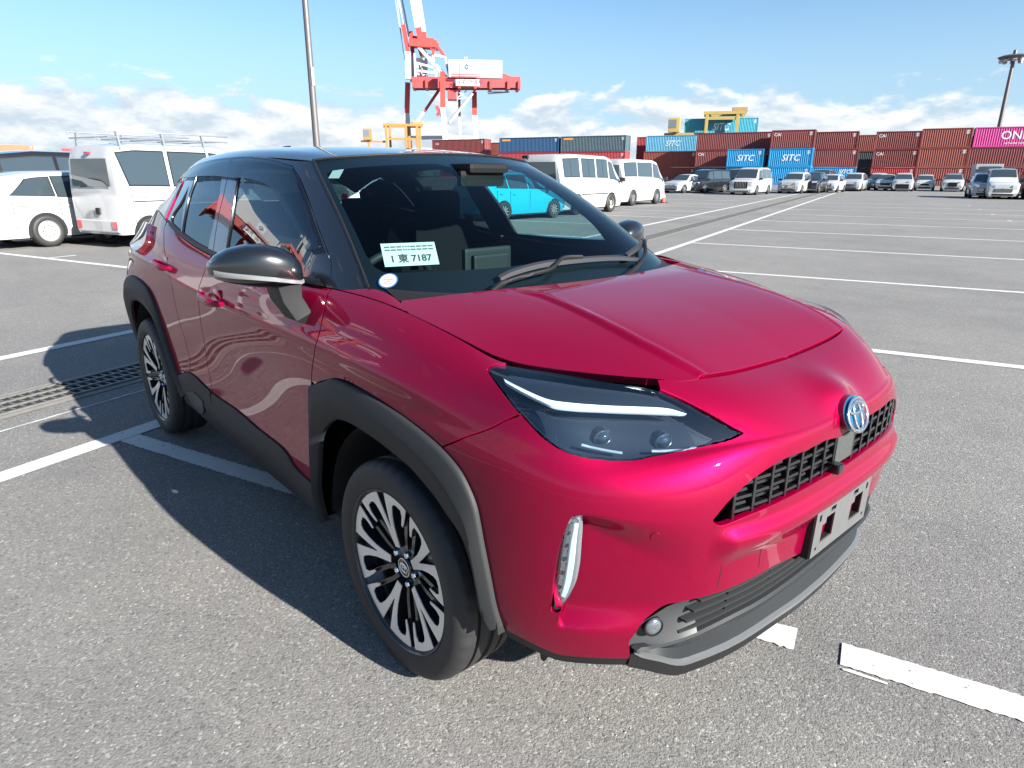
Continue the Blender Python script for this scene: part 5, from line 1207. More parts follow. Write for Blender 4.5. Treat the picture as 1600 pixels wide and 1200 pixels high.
    def screen(x0, x1, nm, u0=.05, u1=.93, wf=.93):
        pts = []
        for u in np.linspace(u0, u1, 5):
            x = x0 + (x1 - x0) * u; zb, zt, wb, wt = at(x); w0 = at(x0)[3]; n_ = Vector((-(at(x1)[1] - at(x0)[1]), 0, x1 - x0)).normalized(); n_ = n_ if n_.z > 0 else -n_; 
            pts.append([(x + n_.x * .014, y * wt * wf, zt + .004 * (1 - y * y) + n_.z * .014 + .012 * (1 - abs(y))) for y in (-1, -.6, 0, .6, 1)])
        mb = MB(); mb.loft(pts, closed=False, caps=False); mb.obj(nm, glass, root, fix=False, smooth=60)
    if ws: screen(ws[0], ws[1], 'windscreen')
    if rw: screen(rw[0], rw[1], 'rear_window', *rw[2:])
    xn, xr = X[-1], X[0]
    if front:
        hz, hw, hh, hx, gz0, gz1, gw, gm = front; zb, zt, wb, wt = at(xn)
        for sg in (-1, 1):
            mb = MB(); mb.box((xn - hx, min(sg * (wb - hw), sg * (wb + .012)), hz - hh / 2), (xn + .012, max(sg * (wb - hw), sg * (wb + .012)), hz + hh / 2)); mb.v = [(x - (.10 if abs(y) > wb else 0) * (1 if x > xn else 0), y, z + (.04 if abs(y) > wb - .02 else 0)) for x, y, z in mb.v]; mb.obj('headlight', HLM, root, bevel=.02)
        mb = MB(); mb.box((xn - .05, -gw, gz0), (xn + .018, gw, gz1)); gr_ = mb.obj('grille', gm, root, bevel=.015)
        for k in range(1, 5):
            z = gz0 + (gz1 - gz0) * k / 5; MB().box((xn + .016, -gw * .94, z - .008), (xn + .024, gw * .94, z + .008)).obj('grille_bar', CHROME if gm is not DARK else TRIM, gr_)
        MB().box((xn - .04, -wb * .72, .24), (xn + .014, wb * .72, .36)).obj('lower_intake', DARK, root, bevel=.02)
        MB().box((xn + .012, -.03, gz1 + .02), (xn + .02, .03, gz1 + .06)).obj('nose_badge', CHROME, root)
    if rear:
        hz, hw, hh = rear; zb, zt, wb, wt = at(xr)
        for sg in (-1, 1): MB().box((xr - .012, min(sg * (wb - hw), sg * (wb + .012)), hz - hh / 2), (xr + .20, max(sg * (wb - hw), sg * (wb + .012)), hz + hh / 2)).obj('tail_light', TLR, root, bevel=.02)
    MB().box((xr + .25, -at(0)[2] * .9, z0 - .04), (xn - .25, at(0)[2] * .9, z0 + .03)).obj('underbody', DARK, root)
    if extra: extra(root, at)
    return root
LOTH = R(110); FACE = R(-70)
# --- profiles (x, belt, top, half width belt, half width roof edge)
P_van = [(-2.35, .95, 1.00, .80, .74), (-2.34, 1.15, 1.72, .84, .70), (-2.22, 1.18, 1.94, .845, .70), (-1.2, 1.18, 1.98, .845, .72), (.9, 1.16, 1.97, .845, .72), (1.45, 1.12, 1.88, .845, .68), (2.12, 1.02, 1.10, .83, .76), (2.30, .85, .95, .79, .72), (2.35, .60, .72, .76, .70)]
P_kei = [(-1.69, .98, 1.02, .70, .66), (-1.67, 1.08, 1.62, .735, .64), (-1.60, 1.10, 1.84, .737, .63), (-1.2, 1.10, 1.895, .737, .64), (.6, 1.08, 1.89, .737, .64), (.95, 1.06, 1.80, .735, .62), (1.45, .98, 1.05, .72, .66), (1.66, .80, .90, .69, .64), (1.70, .55, .68, .67, .62)]
P_mini = [(-2.45, .95, 1.0, .86, .80), (-2.42, 1.08, 1.62, .90, .72), (-2.30, 1.10, 1.84, .92, .72), (-1.4, 1.10, 1.94, .925, .74), (.2, 1.08, 1.93, .925, .74), (.75, 1.06, 1.84, .92, .70), (1.45, 1.02, 1.14, .915, .82), (2.15, .95, 1.04, .90, .80), (2.40, .80, .92, .84, .74), (2.47, .52, .66, .80, .70)]
P_suv = [(-2.2, .95, 1.0, .82, .78), (-2.17, 1.06, 1.20, .87, .72), (-1.85, 1.08, 1.52, .90, .66), (-1.2, 1.05, 1.64, .905, .66), (-.2, 1.02, 1.66, .905, .66), (.35, 1.0, 1.56, .90, .63), (1.05, .98, 1.06, .895, .80), (1.75, .92, .99, .88, .76), (2.12, .80, .89, .82, .70), (2.2, .50, .66, .78, .66)]
P_sed = [(-2.3, .85, .88, .78, .72), (-2.26, .92, 1.02, .83, .72), (-1.75, .94, 1.08, .86, .68), (-1.0, .93, 1.40, .87, .60), (-.3, .92, 1.46, .87, .60), (.2, .91, 1.42, .87, .58), (.95, .90, .97, .865, .78), (1.7, .84, .90, .85, .74), (2.15, .72, .80, .79, .68), (2.28, .48, .60, .75, .64)]
P_hat = [(-1.95, .92, .96, .76, .70), (-1.92, .98, 1.15, .81, .68), (-1.70, 1.0, 1.42, .84, .62), (-1.0, .98, 1.51, .85, .63), (-.1, .96, 1.52, .85, .63), (.35, .95, 1.44, .845, .60), (1.15, .92, .99, .84, .76), (1.65, .84, .92, .82, .70), (1.92, .70, .80, .76, .66), (2.0, .45, .62, .72, .62)]
P_wag = [(-2.2, .90, .94, .77, .72), (-2.17, .98, 1.12, .82, .70), (-1.95, .99, 1.36, .845, .62), (-1.3, .97, 1.45, .85, .62), (-.2, .93, 1.475, .85, .62), (.3, .92, 1.42, .85, .60), (1.05, .90, .97, .845, .76), (1.7, .83, .90, .83, .72), (2.1, .70, .79, .77, .66), (2.2, .46, .60, .73, .62)]
def W(x0, x1, lo=.10, hi=.90, s0=0., s1=0.): return [(x0, lo), (x1, lo), (x1 + s1, hi), (x0 + s0, hi)]
VW = [W(-2.05, -1.0), W(-.92, .02), W(.12, 1.05, .10, .88), [(1.13, .08), (1.85, .10), (1.42, .85), (1.13, .88)]]
FD = ('x')
def fr(z, w, h, d, g0, g1, gw, gm=None): return (z, w, h, d, g0, g1, gw, gm or TRIM)
# --- left group
def rack(root, at):
    r = empty('roof_rack', parent=root); G = pm('galvanised_tube', (.42, .45, .47), .35, .8)
    for sg in (-1, 1):
        MB().tube([(-1.62, sg * .60, 2.06), (-1.60, sg * .61, 2.10), (1.0, sg * .61, 2.10)], .014, 8).obj('rack_rail', G, r, smooth=60); MB().tube([(-1.6, sg * .60, 1.99), (1.0, sg * .60, 1.99)], .012, 8).obj('rack_rail', G, r, smooth=60)
        for x in (-1.45, -.55, .35): MB().bar((x, sg * .60, 2.11), (x, sg * .66, 1.80), .05, .03).obj('rack_leg', G, r)
    for x in (-1.6, -1.0, -.4, .2, .8): MB().tube([(x, -.6, 1.99), (x, .6, 1.99)], .012, 8).obj('rack_cross_bar', G, r, smooth=60)
    MB().box((-1.72, -.12, .62), (-1.69, -.02, .74)).obj('tailgate_handle', DARK, root)
    MB().box((-1.73, -.64, .30), (-1.66, .64, .52)).obj('rear_bumper', VB, root, bevel=.02)
    for sg in (-1, 1): MB().box((-1.745, sg * .55 - .07, .36), (-1.70, sg * .55 + .07, .50)).obj('tail_light', TLR, root, bevel=.01)
    MB().box((-1.705, -.06, 1.70), (-1.655, .06, 1.74)).obj('brake_lamp', TLR, root)
    MB().bar((-1.695, .35, 1.12), (-1.69, -.12, 1.16), .02).obj('rear_wiper', DARK, root); MB().tube([(-1.4, -.745, .86), (1.2, -.745, .86)], .012, 6).obj('door_rail', STEEL, root)
vehicle('kei_van', (-14.72, 2.68), R(111), 'small white box van with a tubular roof rack parked beside a white wagon', 'van', P_kei, (-1.15, 1.15), .28, VB, [[(-1.42, .08), (-.62, .06), (-.62, .90), (-1.55, .90)], W(-.50, .35, .06, .90), [(.45, .06), (1.30, .08), (.95, .85), (.45, .90)]], (1.45, .95), None, 'steel', fr(.75, .2, .2, .1, .5, .62, .4), None, extra=lambda r, a: (rack(r, a), mobj('rear_glass', MB().add([(-1.71, -.58, 1.13), (-1.71, .58, 1.13), (-1.69, .54, 1.62), (-1.69, -.54, 1.62)], [(0, 1, 2, 3)]).mesh('rear_glass'), VGL, r)), z0=.26, scale=1.05)
vehicle('station_wagon', (-16.15, 1.2), R(110), 'white station wagon with hubcaps parked next to the van with the roof rack', 'car', P_wag, (-1.30, 1.30), .315, VB, [[(-1.85, .10), (-1.05, .06), (-1.02, .92), (-1.45, .86)], W(-.98, -.12, .04, .93, .02), [(-.05, .04), (.85, .06), (.25, .88), (-.05, .94)]], (1.05, .3), (-2.17, -1.75, .12, .9), 'cap', fr(.68, .3, .14, .2, .52, .62, .42), (.80, .26, .16), z0=.20)
def open_gate(root, at):
    g = MB(); g.add([(-2.25, -.80, 1.78), (-2.25, .80, 1.78), (-3.05, .76, 1.70), (-3.05, -.76, 1.70), (-2.25, -.80, 1.84), (-2.25, .80, 1.84), (-3.05, .76, 1.745), (-3.05, -.76, 1.745)], [(3, 2, 1, 0), (4, 5, 6, 7), (0, 1, 5, 4), (1, 2, 6, 5), (2, 3, 7, 6), (3, 0, 4, 7)]); g.obj('open_tailgate', VK, root, bevel=.02)
    MB().box((-2.50, -.90, .98), (-2.42, -.80, 1.5)).obj('tail_light', TLR, root, bevel=.02)
vehicle('black_minivan', (-19.8, 1.78), R(110), 'black minivan with its tailgate raised standing behind the white wagon', 'van', P_mini, (-1.45, 1.45), .34, VK, [W(-2.15, -1.0), W(-.9, .25), [(.35, .08), (1.25, .08), (.75, .85), (.35, .9)]], (1.45, .75), None, 'alloy', fr(.8, .3, .16, .2, .5, .75, .5), None, extra=open_gate, scale=1.0)
# --- the two white vans and the cars seen past the windscreen
def van_rear(kind):
    def f(root, at):
        MB().add([(-2.37, -.70, 1.14), (-2.37, .70, 1.14), (-2.36, .64, 1.72), (-2.36, -.64, 1.72)], [(0, 1, 2, 3)]).obj('rear_glass', VGL, root); MB().box((-2.40, -.80, .30), (-2.30, .80, .52)).obj('rear_bumper', VB, root, bevel=.03)
        for sg in (-1, 1): MB().box((-2.362, sg * .775 - .06, .80 if kind else .98), (-2.20, sg * .775 + .075, 1.22 if kind else 1.06)).obj('tail_light', TLR if kind else AMB, root, bevel=.015)
        if not kind:
            MB().box((-.9, -.862, .66), (1.0, -.852, .69)).obj('side_moulding', TRIM, root); MB().box((1.15, -.862, .66), (1.6, -.852, .69)).obj('side_moulding', TRIM, root)
            MB().bar((-2.40, .42, 1.80), (-2.52, .42, 1.90), .03).obj('rear_mirror_arm', DARK, root); MB().box((-2.58, .30, 1.82), (-2.50, .52, 1.92)).obj('rear_mirror', DARK, root, bevel=.02)
        else: MB().box((-2.33, -.15, 1.86), (-2.26, .15, 1.90)).obj('brake_lamp', TLR, root)
    return f
vehicle('passenger_van', (-17.0, 17.85), R(103), 'older white passenger van with paired sliding windows and cream steel wheels', 'van', P_van, (-1.2, 1.28), .33, VB, [W(-2.05, -1.62), W(-1.6, -1.05), W(-.85, -.42), W(-.40, .05), W(.20, .60), W(.62, 1.0), [(1.13, .08), (1.85, .10), (1.42, .85), (1.13, .88)]], (2.12, 1.45), None, 'steel', fr(.75, .25, .2, .1, .5, .66, .5), None, extra=van_rear(0), scale=1.08)
vehicle('delivery_van', (-20.4, 25.4), R(103), 'white van with long dark side windows and tall red tail lamps', 'van', P_van, (-1.25, 1.32), .33, VB, [W(-2.1, -.9, .12, .88), W(-.78, .72, .12, .88), [(.85, .08), (1.85, .10), (1.42, .85), (.85, .88)]], (2.12, 1.45), None, 'multi', fr(.75, .25, .2, .1, .5, .66, .5), None, extra=van_rear(1), scale=1.08)
vehicle('cyan_hatchback', (-15.85, 13.55), R(96), 'bright cyan hatchback parked next to the older white passenger van', 'car', P_hat, (-1.25, 1.27), .30, VC, [[(-1.55, .10), (-1.05, .08), (-1.05, .9), (-1.3, .85)], W(-.95, -.1, .08, .92), [(0, .08), (.95, .1), (.35, .85), (0, .92)]], (1.15, .35), (-1.92, -1.68, .1, .9), 'multi', fr(.70, .3, .14, .2, .5, .62, .4), (.85, .2, .2))
vehicle('white_hatchback', (-15.6, 8.4), R(104), 'white hatchback standing beyond the foreground car, glimpsed through its windows', 'car', P_hat, (-1.25, 1.27), .30, VB, [[(-1.55, .10), (-1.05, .08), (-1.05, .9), (-1.3, .85)], W(-.95, -.1, .08, .92), [(0, .08), (.95, .1), (.35, .85), (0, .92)]], (1.15, .35), (-1.92, -1.68, .1, .9), 'multi', fr(.70, .3, .14, .2, .5, .62, .4), (.85, .2, .2))
# --- middle distance, facing this way
def bigface(root, at):
    g = empty('front_face', parent=root)
    for k in range(-3, 4): MB().box((2.475, k * .11 - .012, .52), (2.495, k * .11 + .012, .92)).obj('chrome_bar', CHROME, g)
    MB().box((2.40, -.60, .28), (2.50, .60, .40)).obj('lower_bumper', VB, g, bevel=.02)
MW = [W(-2.15, -1.0), W(-.9, .2), [(.3, .08), (1.25, .08), (.75, .85), (.3, .9)]]
SW_ = [[(-1.8, .12), (-1.1, .08), (-1.1, .88), (-1.5, .8)], W(-1.0, -.15, .08, .9), [(-.05, .08), (.85, .1), (.3, .85), (-.05, .9)]]
CW_ = [[(-1.5, .1), (-1.0, .08), (-1.0, .85), (-1.15, .8)], W(-.9, -.1, .08, .9), [(0, .08), (.75, .1), (.2, .85), (0, .9)]]
HW_ = [[(-1.55, .10), (-1.05, .08), (-1.05, .9), (-1.3, .85)], W(-.95, -.1, .08, .92), [(0, .08), (.95, .1), (.35, .85), (0, .92)]]
G_ = 'vehicles parked before the container stacks'
vehicle('white_sedan', (-31.6, 46.6), R(-88), 'white sporty sedan beside the parked black minivans', 'car', P_sed, (-1.4, 1.4), .33, VB, CW_, (.95, .2), None, 'alloy', fr(.66, .32, .12, .3, .42, .60, .5), None, group=G_)
vehicle('black_minivan', (-30.9, 48.6), R(-92), 'black minivan parked between a white sedan and another black minivan', 'van', P_mini, (-1.45, 1.45), .33, VK, MW, (1.45, .75), None, 'alloy', fr(.80, .34, .16, .3, .45, .74, .5), None, group=G_, scale=.96)
vehicle('black_minivan', (-30.4, 53.0), R(-94), 'black minivan partly hidden behind the large white luxury minivan', 'van', P_mini, (-1.45, 1.45), .33, VK, MW, (1.45, .75), None, 'alloy', fr(.80, .34, .16, .3, .45, .74, .5), None, group=G_)
vehicle('luxury_minivan', (-26.0, 47.1), R(-77), 'large white minivan with a tall chrome grille', 'van', P_mini, (-1.5, 1.5), .34, VB, MW, (1.45, .75), None, 'alloy', fr(.84, .36, .17, .3, .45, .93, .48, DARK), None, extra=bigface, group=G_, scale=1.02)
vehicle('white_car', (-25.6, 53.5), R(-78), 'white car directly behind the large white luxury minivan', 'car', P_suv, (-1.35, 1.35), .34, VB, SW_, (1.05, .35), None, 'alloy', fr(.80, .3, .14, .3, .45, .64, .5), None, group=G_)
vehicle('white_car', (-25.3, 59.5), R(-78), 'white car furthest back in the line behind the luxury minivan', 'car', P_hat, (-1.25, 1.27), .30, VB, HW_, (1.15, .35), None, 'alloy', fr(.70, .3, .14, .2, .5, .62, .4), None, group=G_)
vehicle('black_van', (-27.6, 62.5), R(-75), 'black boxy van behind the black SUV with the spindle grille', 'van', P_mini, (-1.45, 1.45), .34, VK, MW, (1.45, .75), None, 'alloy', fr(.84, .36, .17, .3, .45, .8, .5), None, group=G_)
vehicle('black_suv', (-25.4, 56.0), R(-77), 'black SUV with a wide angular grille and silver lower bumper', 'car', P_suv, (-1.35, 1.35), .36, VK, SW_, (1.05, .35), None, 'alloy', fr(.86, .34, .12, .3, .40, .82, .46, DARK), None, group=G_, extra=lambda r, a: MB().box((2.16, -.74, .26), (2.22, .74, .33)).obj('silver_bumper_trim', VS, r, bevel=.015), scale=1.02)
vehicle('white_car', (-26.2, 66.5), R(-76), 'white car squeezed in behind the black SUV', 'car', P_suv, (-1.35, 1.35), .34, VB, SW_, (1.05, .35), None, 'alloy', fr(.80, .3, .14, .3, .45, .64, .5), None, group=G_)
vehicle('teal_car', (-28.3, 72.5), R(-76), 'teal hatchback behind the silver-grey sedan', 'car', P_hat, (-1.25, 1.27), .30, VT, HW_, (1.15, .35), None, 'alloy', fr(.70, .3, .14, .2, .5, .62, .4), None, group=G_)
vehicle('grey_sedan', (-26.9, 68.4), R(-74), 'silver-grey sedan parked between the teal hatchback and the white cars', 'car', P_sed, (-1.4, 1.4), .33, VG, CW_, (.95, .2), None, 'alloy', fr(.68, .32, .12, .3, .42, .62, .5), None, group=G_, scale=1.08)
vehicle('white_car', (-26.9, 74.0), R(-74), 'white car behind the silver-grey sedan', 'car', P_suv, (-1.35, 1.35), .34, VB, SW_, (1.05, .35), None, 'alloy', fr(.80, .3, .14, .3, .45, .64, .5), None, group=G_)
vehicle('white_sedan', (-25.4, 72.2), R(-72), 'white sedan with a dark mesh grille next to a white SUV', 'car', P_sed, (-1.4, 1.4), .33, VB, CW_, (.95, .2), None, 'alloy', fr(.72, .34, .12, .3, .50, .68, .4, DARK), None, group=G_, scale=1.06)
vehicle('white_suv', (-23.3, 70.6), R(-72), 'white SUV with a large black lower grille', 'car', P_suv, (-1.35, 1.35), .36, VB, SW_, (1.05, .35), None, 'alloy', fr(.88, .34, .12, .3, .34, .66, .55, DARK), None, group=G_)
vehicle('white_hatchback', (-22.9, 75.3), R(-72), 'small white hatchback standing alone before the red containers', 'car', P_hat, (-1.25, 1.27), .31, VB, HW_, (1.15, .35), None, 'alloy', fr(.76, .3, .14, .3, .50, .66, .36, DARK), None, group=G_)
vehicle('white_hatchback', (-19.9, 73.4), R(-74), 'white hatchback with a black roof and V-shaped grille', 'car', P_hat, (-1.25, 1.27), .32, VB, HW_, (1.15, .35), None, 'alloy', fr(.80, .26, .10, .3, .42, .78, .34, DARK), None, group=G_, roofm=VK, scale=1.07)
# --- right edge
def cargo(root, at):
    MB().box((-2.9, -1.05, .95), (.6, 1.05, 1.05)).obj('flatbed', TRIM, root); MB().box((-2.9, -1.08, 1.05), (.55, 1.08, 2.5)).obj('cargo_box', pm('truck_grey', (.40, .42, .42), .5), root, bevel=.03)
P_truck = [(.6, 1.25, 1.3, .95, .92), (.62, 1.3, 2.2, .98, .9), (.9, 1.3, 2.32, 1.0, .92), (1.7, 1.28, 2.28, 1.0, .9), (2.05, 1.25, 1.35, .99, .92), (2.15, 1.0, 1.1, .98, .92), (2.2, .6, .75, .96, .9)]
vehicle('box_truck', (-17.9, 76.0), R(-70), 'grey box truck parked in front of the pink container stack', 'truck', P_truck, (-2.0, 1.3), .42, VS, [[(.75, .08), (1.85, .08), (1.6, .9), (.75, .92)]], (2.05, 1.7), None, 'steel', fr(.72, .25, .2, .1, .8, 1.0, .6), None, extra=cargo, z0=.55)
for i, (x, y, pr, w_, lab) in enumerate(((-12.35, 53.6, P_suv, SW_, 'white car outermost in the close row beside the box truck'), (-11.35, 53.1, P_mini, MW, 'white minivan in the middle of the close row beside the box truck'))):
    vehicle('white_car', (x, y), R(-71), lab, 'car', pr, (-1.4, 1.4), .33, VB, w_, (1.25, .55) if pr is P_mini else (1.05, .35), None, 'alloy', fr(.80, .34, .14, .3, .45, .66, .5), None, scale=.98)
vehicle('white_minivan', (-9.35, 54.0), R(-71), 'white minivan with dark windscreen leading the close row of white cars', 'van', P_mini, (-1.45, 1.45), .33, VB, MW, (1.45, .75), None, 'alloy', fr(.86, .36, .10, .3, .50, .74, .56), None, extra=lambda r, a: MB().box((2.40, -.70, .26), (2.49, .70, .42)).obj('lower_grille', DARK, r, bevel=.03), scale=1.10)
# traffic cone by the van
tc_ = empty('traffic_cone', (-20.6, 28.6, 0), label='small red traffic cone on the asphalt by the white van with long windows', cat='cone')
MB().box((-.19, -.19, .0), (.19, .19, .04)).obj('base', DARK, tc_, bevel=.01); MB().lathe([(.14, .04), (.03, .70), (.001, .70)], 24).obj('cone', pm('cone_red', (.65, .04, .03), .5), tc_, smooth=40); MB().lathe([(.100, .28), (.077, .42)], 24).obj('white_band', pm('cone_white', (.8, .8, .8), .5), tc_, smooth=40)
# ---------------------------------------------------------------- containers
CCOL = {'maroon': (.17, .030, .030), 'rust': (.22, .045, .032), 'red': (.38, .035, .04), 'sky': (.10, .36, .52), 'blue': (.0, .24, .50), 'navy': (.014, .075, .17), 'slate': (.06, .10, .125), 'pink': (.55, .045, .24), 'teal': (.10, .26, .28), 'dark': (.03, .045, .055), 'orange': (.55, .12, .05)}
CMAT = {k: pm('container_' + k, v, .55, 0, 0, noise=.28, nscale=1.5) for k, v in CCOL.items()}
WHT = pm('stencil_white', (.74, .75, .75), .6); ORG = pm('stencil_orange', (.75, .32, .10), .6)
CC = {}
def cont_meshes(L):
    if L in CC: return CC[L]
    H, Wd = 2.59, 2.44; n = max(8, int(L / .28)); pr = []
    for i in range(n):
        a = .12 + (L - .24) * i / n; w = (L - .24) / n; pr += [(a, .0), (a + w * .30, .0), (a + w * .5, .045), (a + w * .8, .045)]
    pr.append((L - .12, 0))
    mb = MB(); mb.loft([[(x, .03 + y, .16) for x, y in pr], [(x, .03 + y, H - .10) for x, y in pr]], closed=False, caps=False)
    mb.loft([[(x, Wd - .03 - y, .16) for x, y in pr], [(x, Wd - .03 - y, H - .10) for x, y in pr]], closed=False, caps=False)
    mb.box((.05, .06, H - .06), (L - .05, Wd - .06, H - .03))
    ends = [(.1 + .28 * i / 1.0 + d, o) for i in range(8) for d, o in ((0, 0), (.09, 0), (.13, .03), (.24, .03))]
    mb.loft([[(L - .04 - o, y, .16) for y, o in ends], [(L - .04 - o, y, H - .1) for y, o in ends]], closed=False, caps=False); mb.loft([[(.04 + o, y, .16) for y, o in ends], [(.04 + o, y, H - .1) for y, o in ends]], closed=False, caps=False)
    side_ = mb.mesh('corrugated_shell', CMAT['rust'], fix=False)
    f = MB()
    for x in (0, L - .14):
        for y in (0, Wd - .14): f.box((x, y, 0), (x + .14, y + .14, H))
    for y in (.0, Wd - .08):
        f.box((.14, y, .02), (L - .14, y + .08, .17)); f.box((.14, y, H - .12), (L - .14, y + .08, H - .005))
    for x in (.0, L - .09):
        f.box((x, .14, .02), (x + .09, Wd - .14, .17)); f.box((x, .14, H - .12), (x + .09, Wd - .14, H - .005))
    frame = f.mesh('frame', CMAT['rust'])
    d = MB()
    for y in (.45, .85, 1.5, 1.95): d.box((L + .0, y - .02, .15), (L + .04, y + .02, H - .1))
    rods = d.mesh('lock_rods', STEEL); CC[L] = (side_, frame, rods); return CC[L]
TX = {}
def container(q, P, tier, L, col, label, text=None, group='shipping containers stacked along the yard', ang=20, loc=None, mark=False):
    o = lot(P, q) if loc is None else Vector(loc); c = empty('shipping_container', (o.x, o.y, 2.60 * tier), R(ang), label=label, cat='container', group=group)
    for nm, me in zip(('corrugated_shell', 'frame', 'lock_rods'), cont_meshes(L)):
        b = mobj(nm, me, parent=c)
        if nm != 'lock_rods': b.material_slots[0].link = 'OBJECT'; b.material_slots[0].material = CMAT[col]
    if text:
        for t, size, x, z, m in text:
            k = (t, size)
            if k not in TX:
                TX[k] = text_mesh(t, size, 0, .28 if t == 'SITC' else 0, .012 * size)
            me = TX[k].copy(); l = mobj('lettering', me, m, c, loc=(x, .018, z)); l.rotation_euler = (R(90), 0, 0)
    if mark: MB().box((.55, .010, 1.98), (2.35, .018, 2.32)).obj('orange_mark', ORG, c)
    # serial marks near the right edge
    mk = MB()
    for j in range(4): mk.box((L - .75, .012, 2.2 - j * .13), (L - .35 - .1 * (j % 2), .02, 2.27 - j * .13))
    mk.obj('serial_marks', WHT, c); return c
def S(L): return [('SITC', 1.25, L * .5, 1.25, WHT)]
def Cai(): return [('CAI', .62, .9, 1.95, WHT)]
container(-64.0, 112, 2, 12.19, 'navy', 'navy blue long container with an orange mark, beside the grey-blue one', mark=True)
container(-51.4, 112, 2, 12.19, 'slate', 'grey-blue long container with an orange mark above the white vans', mark=True)
container(-64.0, 112, 1, 12.19, 'red', 'bright red container directly under the navy blue one'); container(-51.4, 112, 1, 12.19, 'red', 'red container directly under the grey-blue one')
container(-39.6, 119, 2, 6.06, 'red', 'short red container standing end-on between grey-blue and sky-blue ones'); container(-39.6, 119, 1, 6.06, 'red', 'short red container below the one between grey-blue and sky-blue ones')
container(-36.9, 116, 2, 9.2, 'sky', 'sky-blue container lettered SITC on the top tier beside the maroon one', S(9.2))
container(-36.9, 115, 1, 9.2, 'rust', 'rust container directly under the sky-blue lettered one'); container(-36.9, 115, 0, 9.2, 'rust', 'rust container on the ground under the sky-blue lettered stack')
container(-27.2, 112, 2, 11.6, 'maroon', 'long maroon container on the top tier below the yellow straddle carrier'); container(-27.2, 112, 1, 11.6, 'maroon', 'long maroon container marked CAI under the top maroon one', Cai()); container(-27.2, 112.3, 0, 11.6, 'navy', 'navy container on the ground behind the black minivans')
container(-21.6, 109.2, 1, 5.4, 'blue', 'short bright blue container lettered SITC standing behind the luxury minivan', S(5.4)); container(-21.6, 109.2, 0, 5.4, 'navy', 'short navy container under the first bright blue lettered one')
container(-15.4, 109.2, 1, 6.06, 'blue', 'short bright blue container lettered SITC below the short maroon CAI container', S(6.06)); container(-15.4, 109.2, 0, 6.06, 'blue', 'short bright blue container on the ground below the lettered blue one'); container(-15.4, 109.2, 2, 6.06, 'maroon', 'short maroon container marked CAI on top of the bright blue one', Cai())
container(-15.6, 116, 2, 11.7, 'maroon', 'long maroon container on the top tier beside the short CAI one', [('CAI', .5, 1.4, 2.25, WHT)]); container(-9.5, 113, 1, 6.06, 'maroon', 'short maroon container in the middle tier above a bright blue one'); container(-9.5, 113, 0, 6.06, 'blue', 'short bright blue container on the ground behind the silver-grey sedan', [('SITC', .8, 4.5, 1.9, WHT)])
for q, P, cols in ((-2.6, 128, ('dark', 'dark', 'rust')), (-2.2, 160, ('red', 'red', 'red')), (-1.9, 185, ('rust', 'rust', 'dark')), (-1.9, 210, ('rust', 'sky', 'teal'))):
    for k, cl in enumerate(cols): container(q - 4.4, P, k, 6.06, cl, {'dark': 'dark', 'rust': 'rust red', 'red': 'red', 'teal': 'teal', 'sky': 'sky blue'}[cl] + ' container in the receding alley of stacks, %s tier, %s' % (('bottom', 'middle', 'top')[k], {128: 'first row', 160: 'second row', 185: 'third row', 210: 'last row'}[P]))
for k in range(3):
    container(-1.6, 119, k, 6.06, 'maroon' if k else 'red', ('red container at the foot of the CAI stack behind the white SUV', 'maroon container marked CAI in the middle of the stack behind the white SUV', 'maroon container marked CAI at the top of the stack behind the white SUV')[k], Cai() if k else None)
    container(4.3, 114, k, 6.06, 'rust', ('rust container at the foot of the stack behind the black-roofed hatchback', 'rust container in the middle of the stack behind the black-roofed hatchback', 'rust container topping the stack behind the black-roofed hatchback')[k])
    container(-1.2, 124, k, 12.19, 'rust', ('long rust container on the ground behind the CAI stack', 'long rust container in the second tier behind the CAI stack', 'long rust container peeping over the CAI stack')[k], None) if k == 2 else None
container(10.6, 114, 2, 12.19, 'pink', 'bright magenta container lettered ONE on the top tier', [('ONE', 1.5, 4.6, 1.45, WHT), ('NETWORK EXPRESS', .3, 4.9, .45, WHT)]); container(10.3, 114, 1, 12.19, 'maroon', 'maroon container directly under the magenta one'); container(10.3, 114, 0, 12.19, 'maroon', 'maroon container on the ground under the magenta stack')
container(9.4, 140, 2, 6.06, 'teal', 'teal container behind the gap next to the magenta one')
container(-80, 113, 2, 12.19, 'maroon', 'maroon container with a white mark below the gantry crane legs', [('CAI', .5, 1.2, 1.8, WHT)]); container(-76, 128, 2, 12.19, 'rust', 'rust container half hidden behind the navy blue one'); container(-80, 113, 1, 12.19, 'maroon', 'maroon container below the gantry crane, second tier')
for k, (az, dd, cl, lb) in enumerate(((176.2, 215, 'orange', 'orange container at the far end behind the black minivan'), (171.4, 235, 'red', 'red container beyond the white box van'))):
    a = R(az); container(0, 0, 2, 12.19, cl, lb, ang=az - 90, loc=(1.48 + dd * math.cos(a), -1.73 + dd * math.sin(a), 0)); container(0, 0, 1, 12.19, cl, lb.replace(' container', ' lower container'), ang=az - 90, loc=(1.48 + dd * math.cos(a), -1.73 + dd * math.sin(a), 0)); container(0, 0, 0, 12.19, cl, lb.replace(' container', ' bottom container'), ang=az - 90, loc=(1.48 + dd * math.cos(a), -1.73 + dd * math.sin(a), 0))
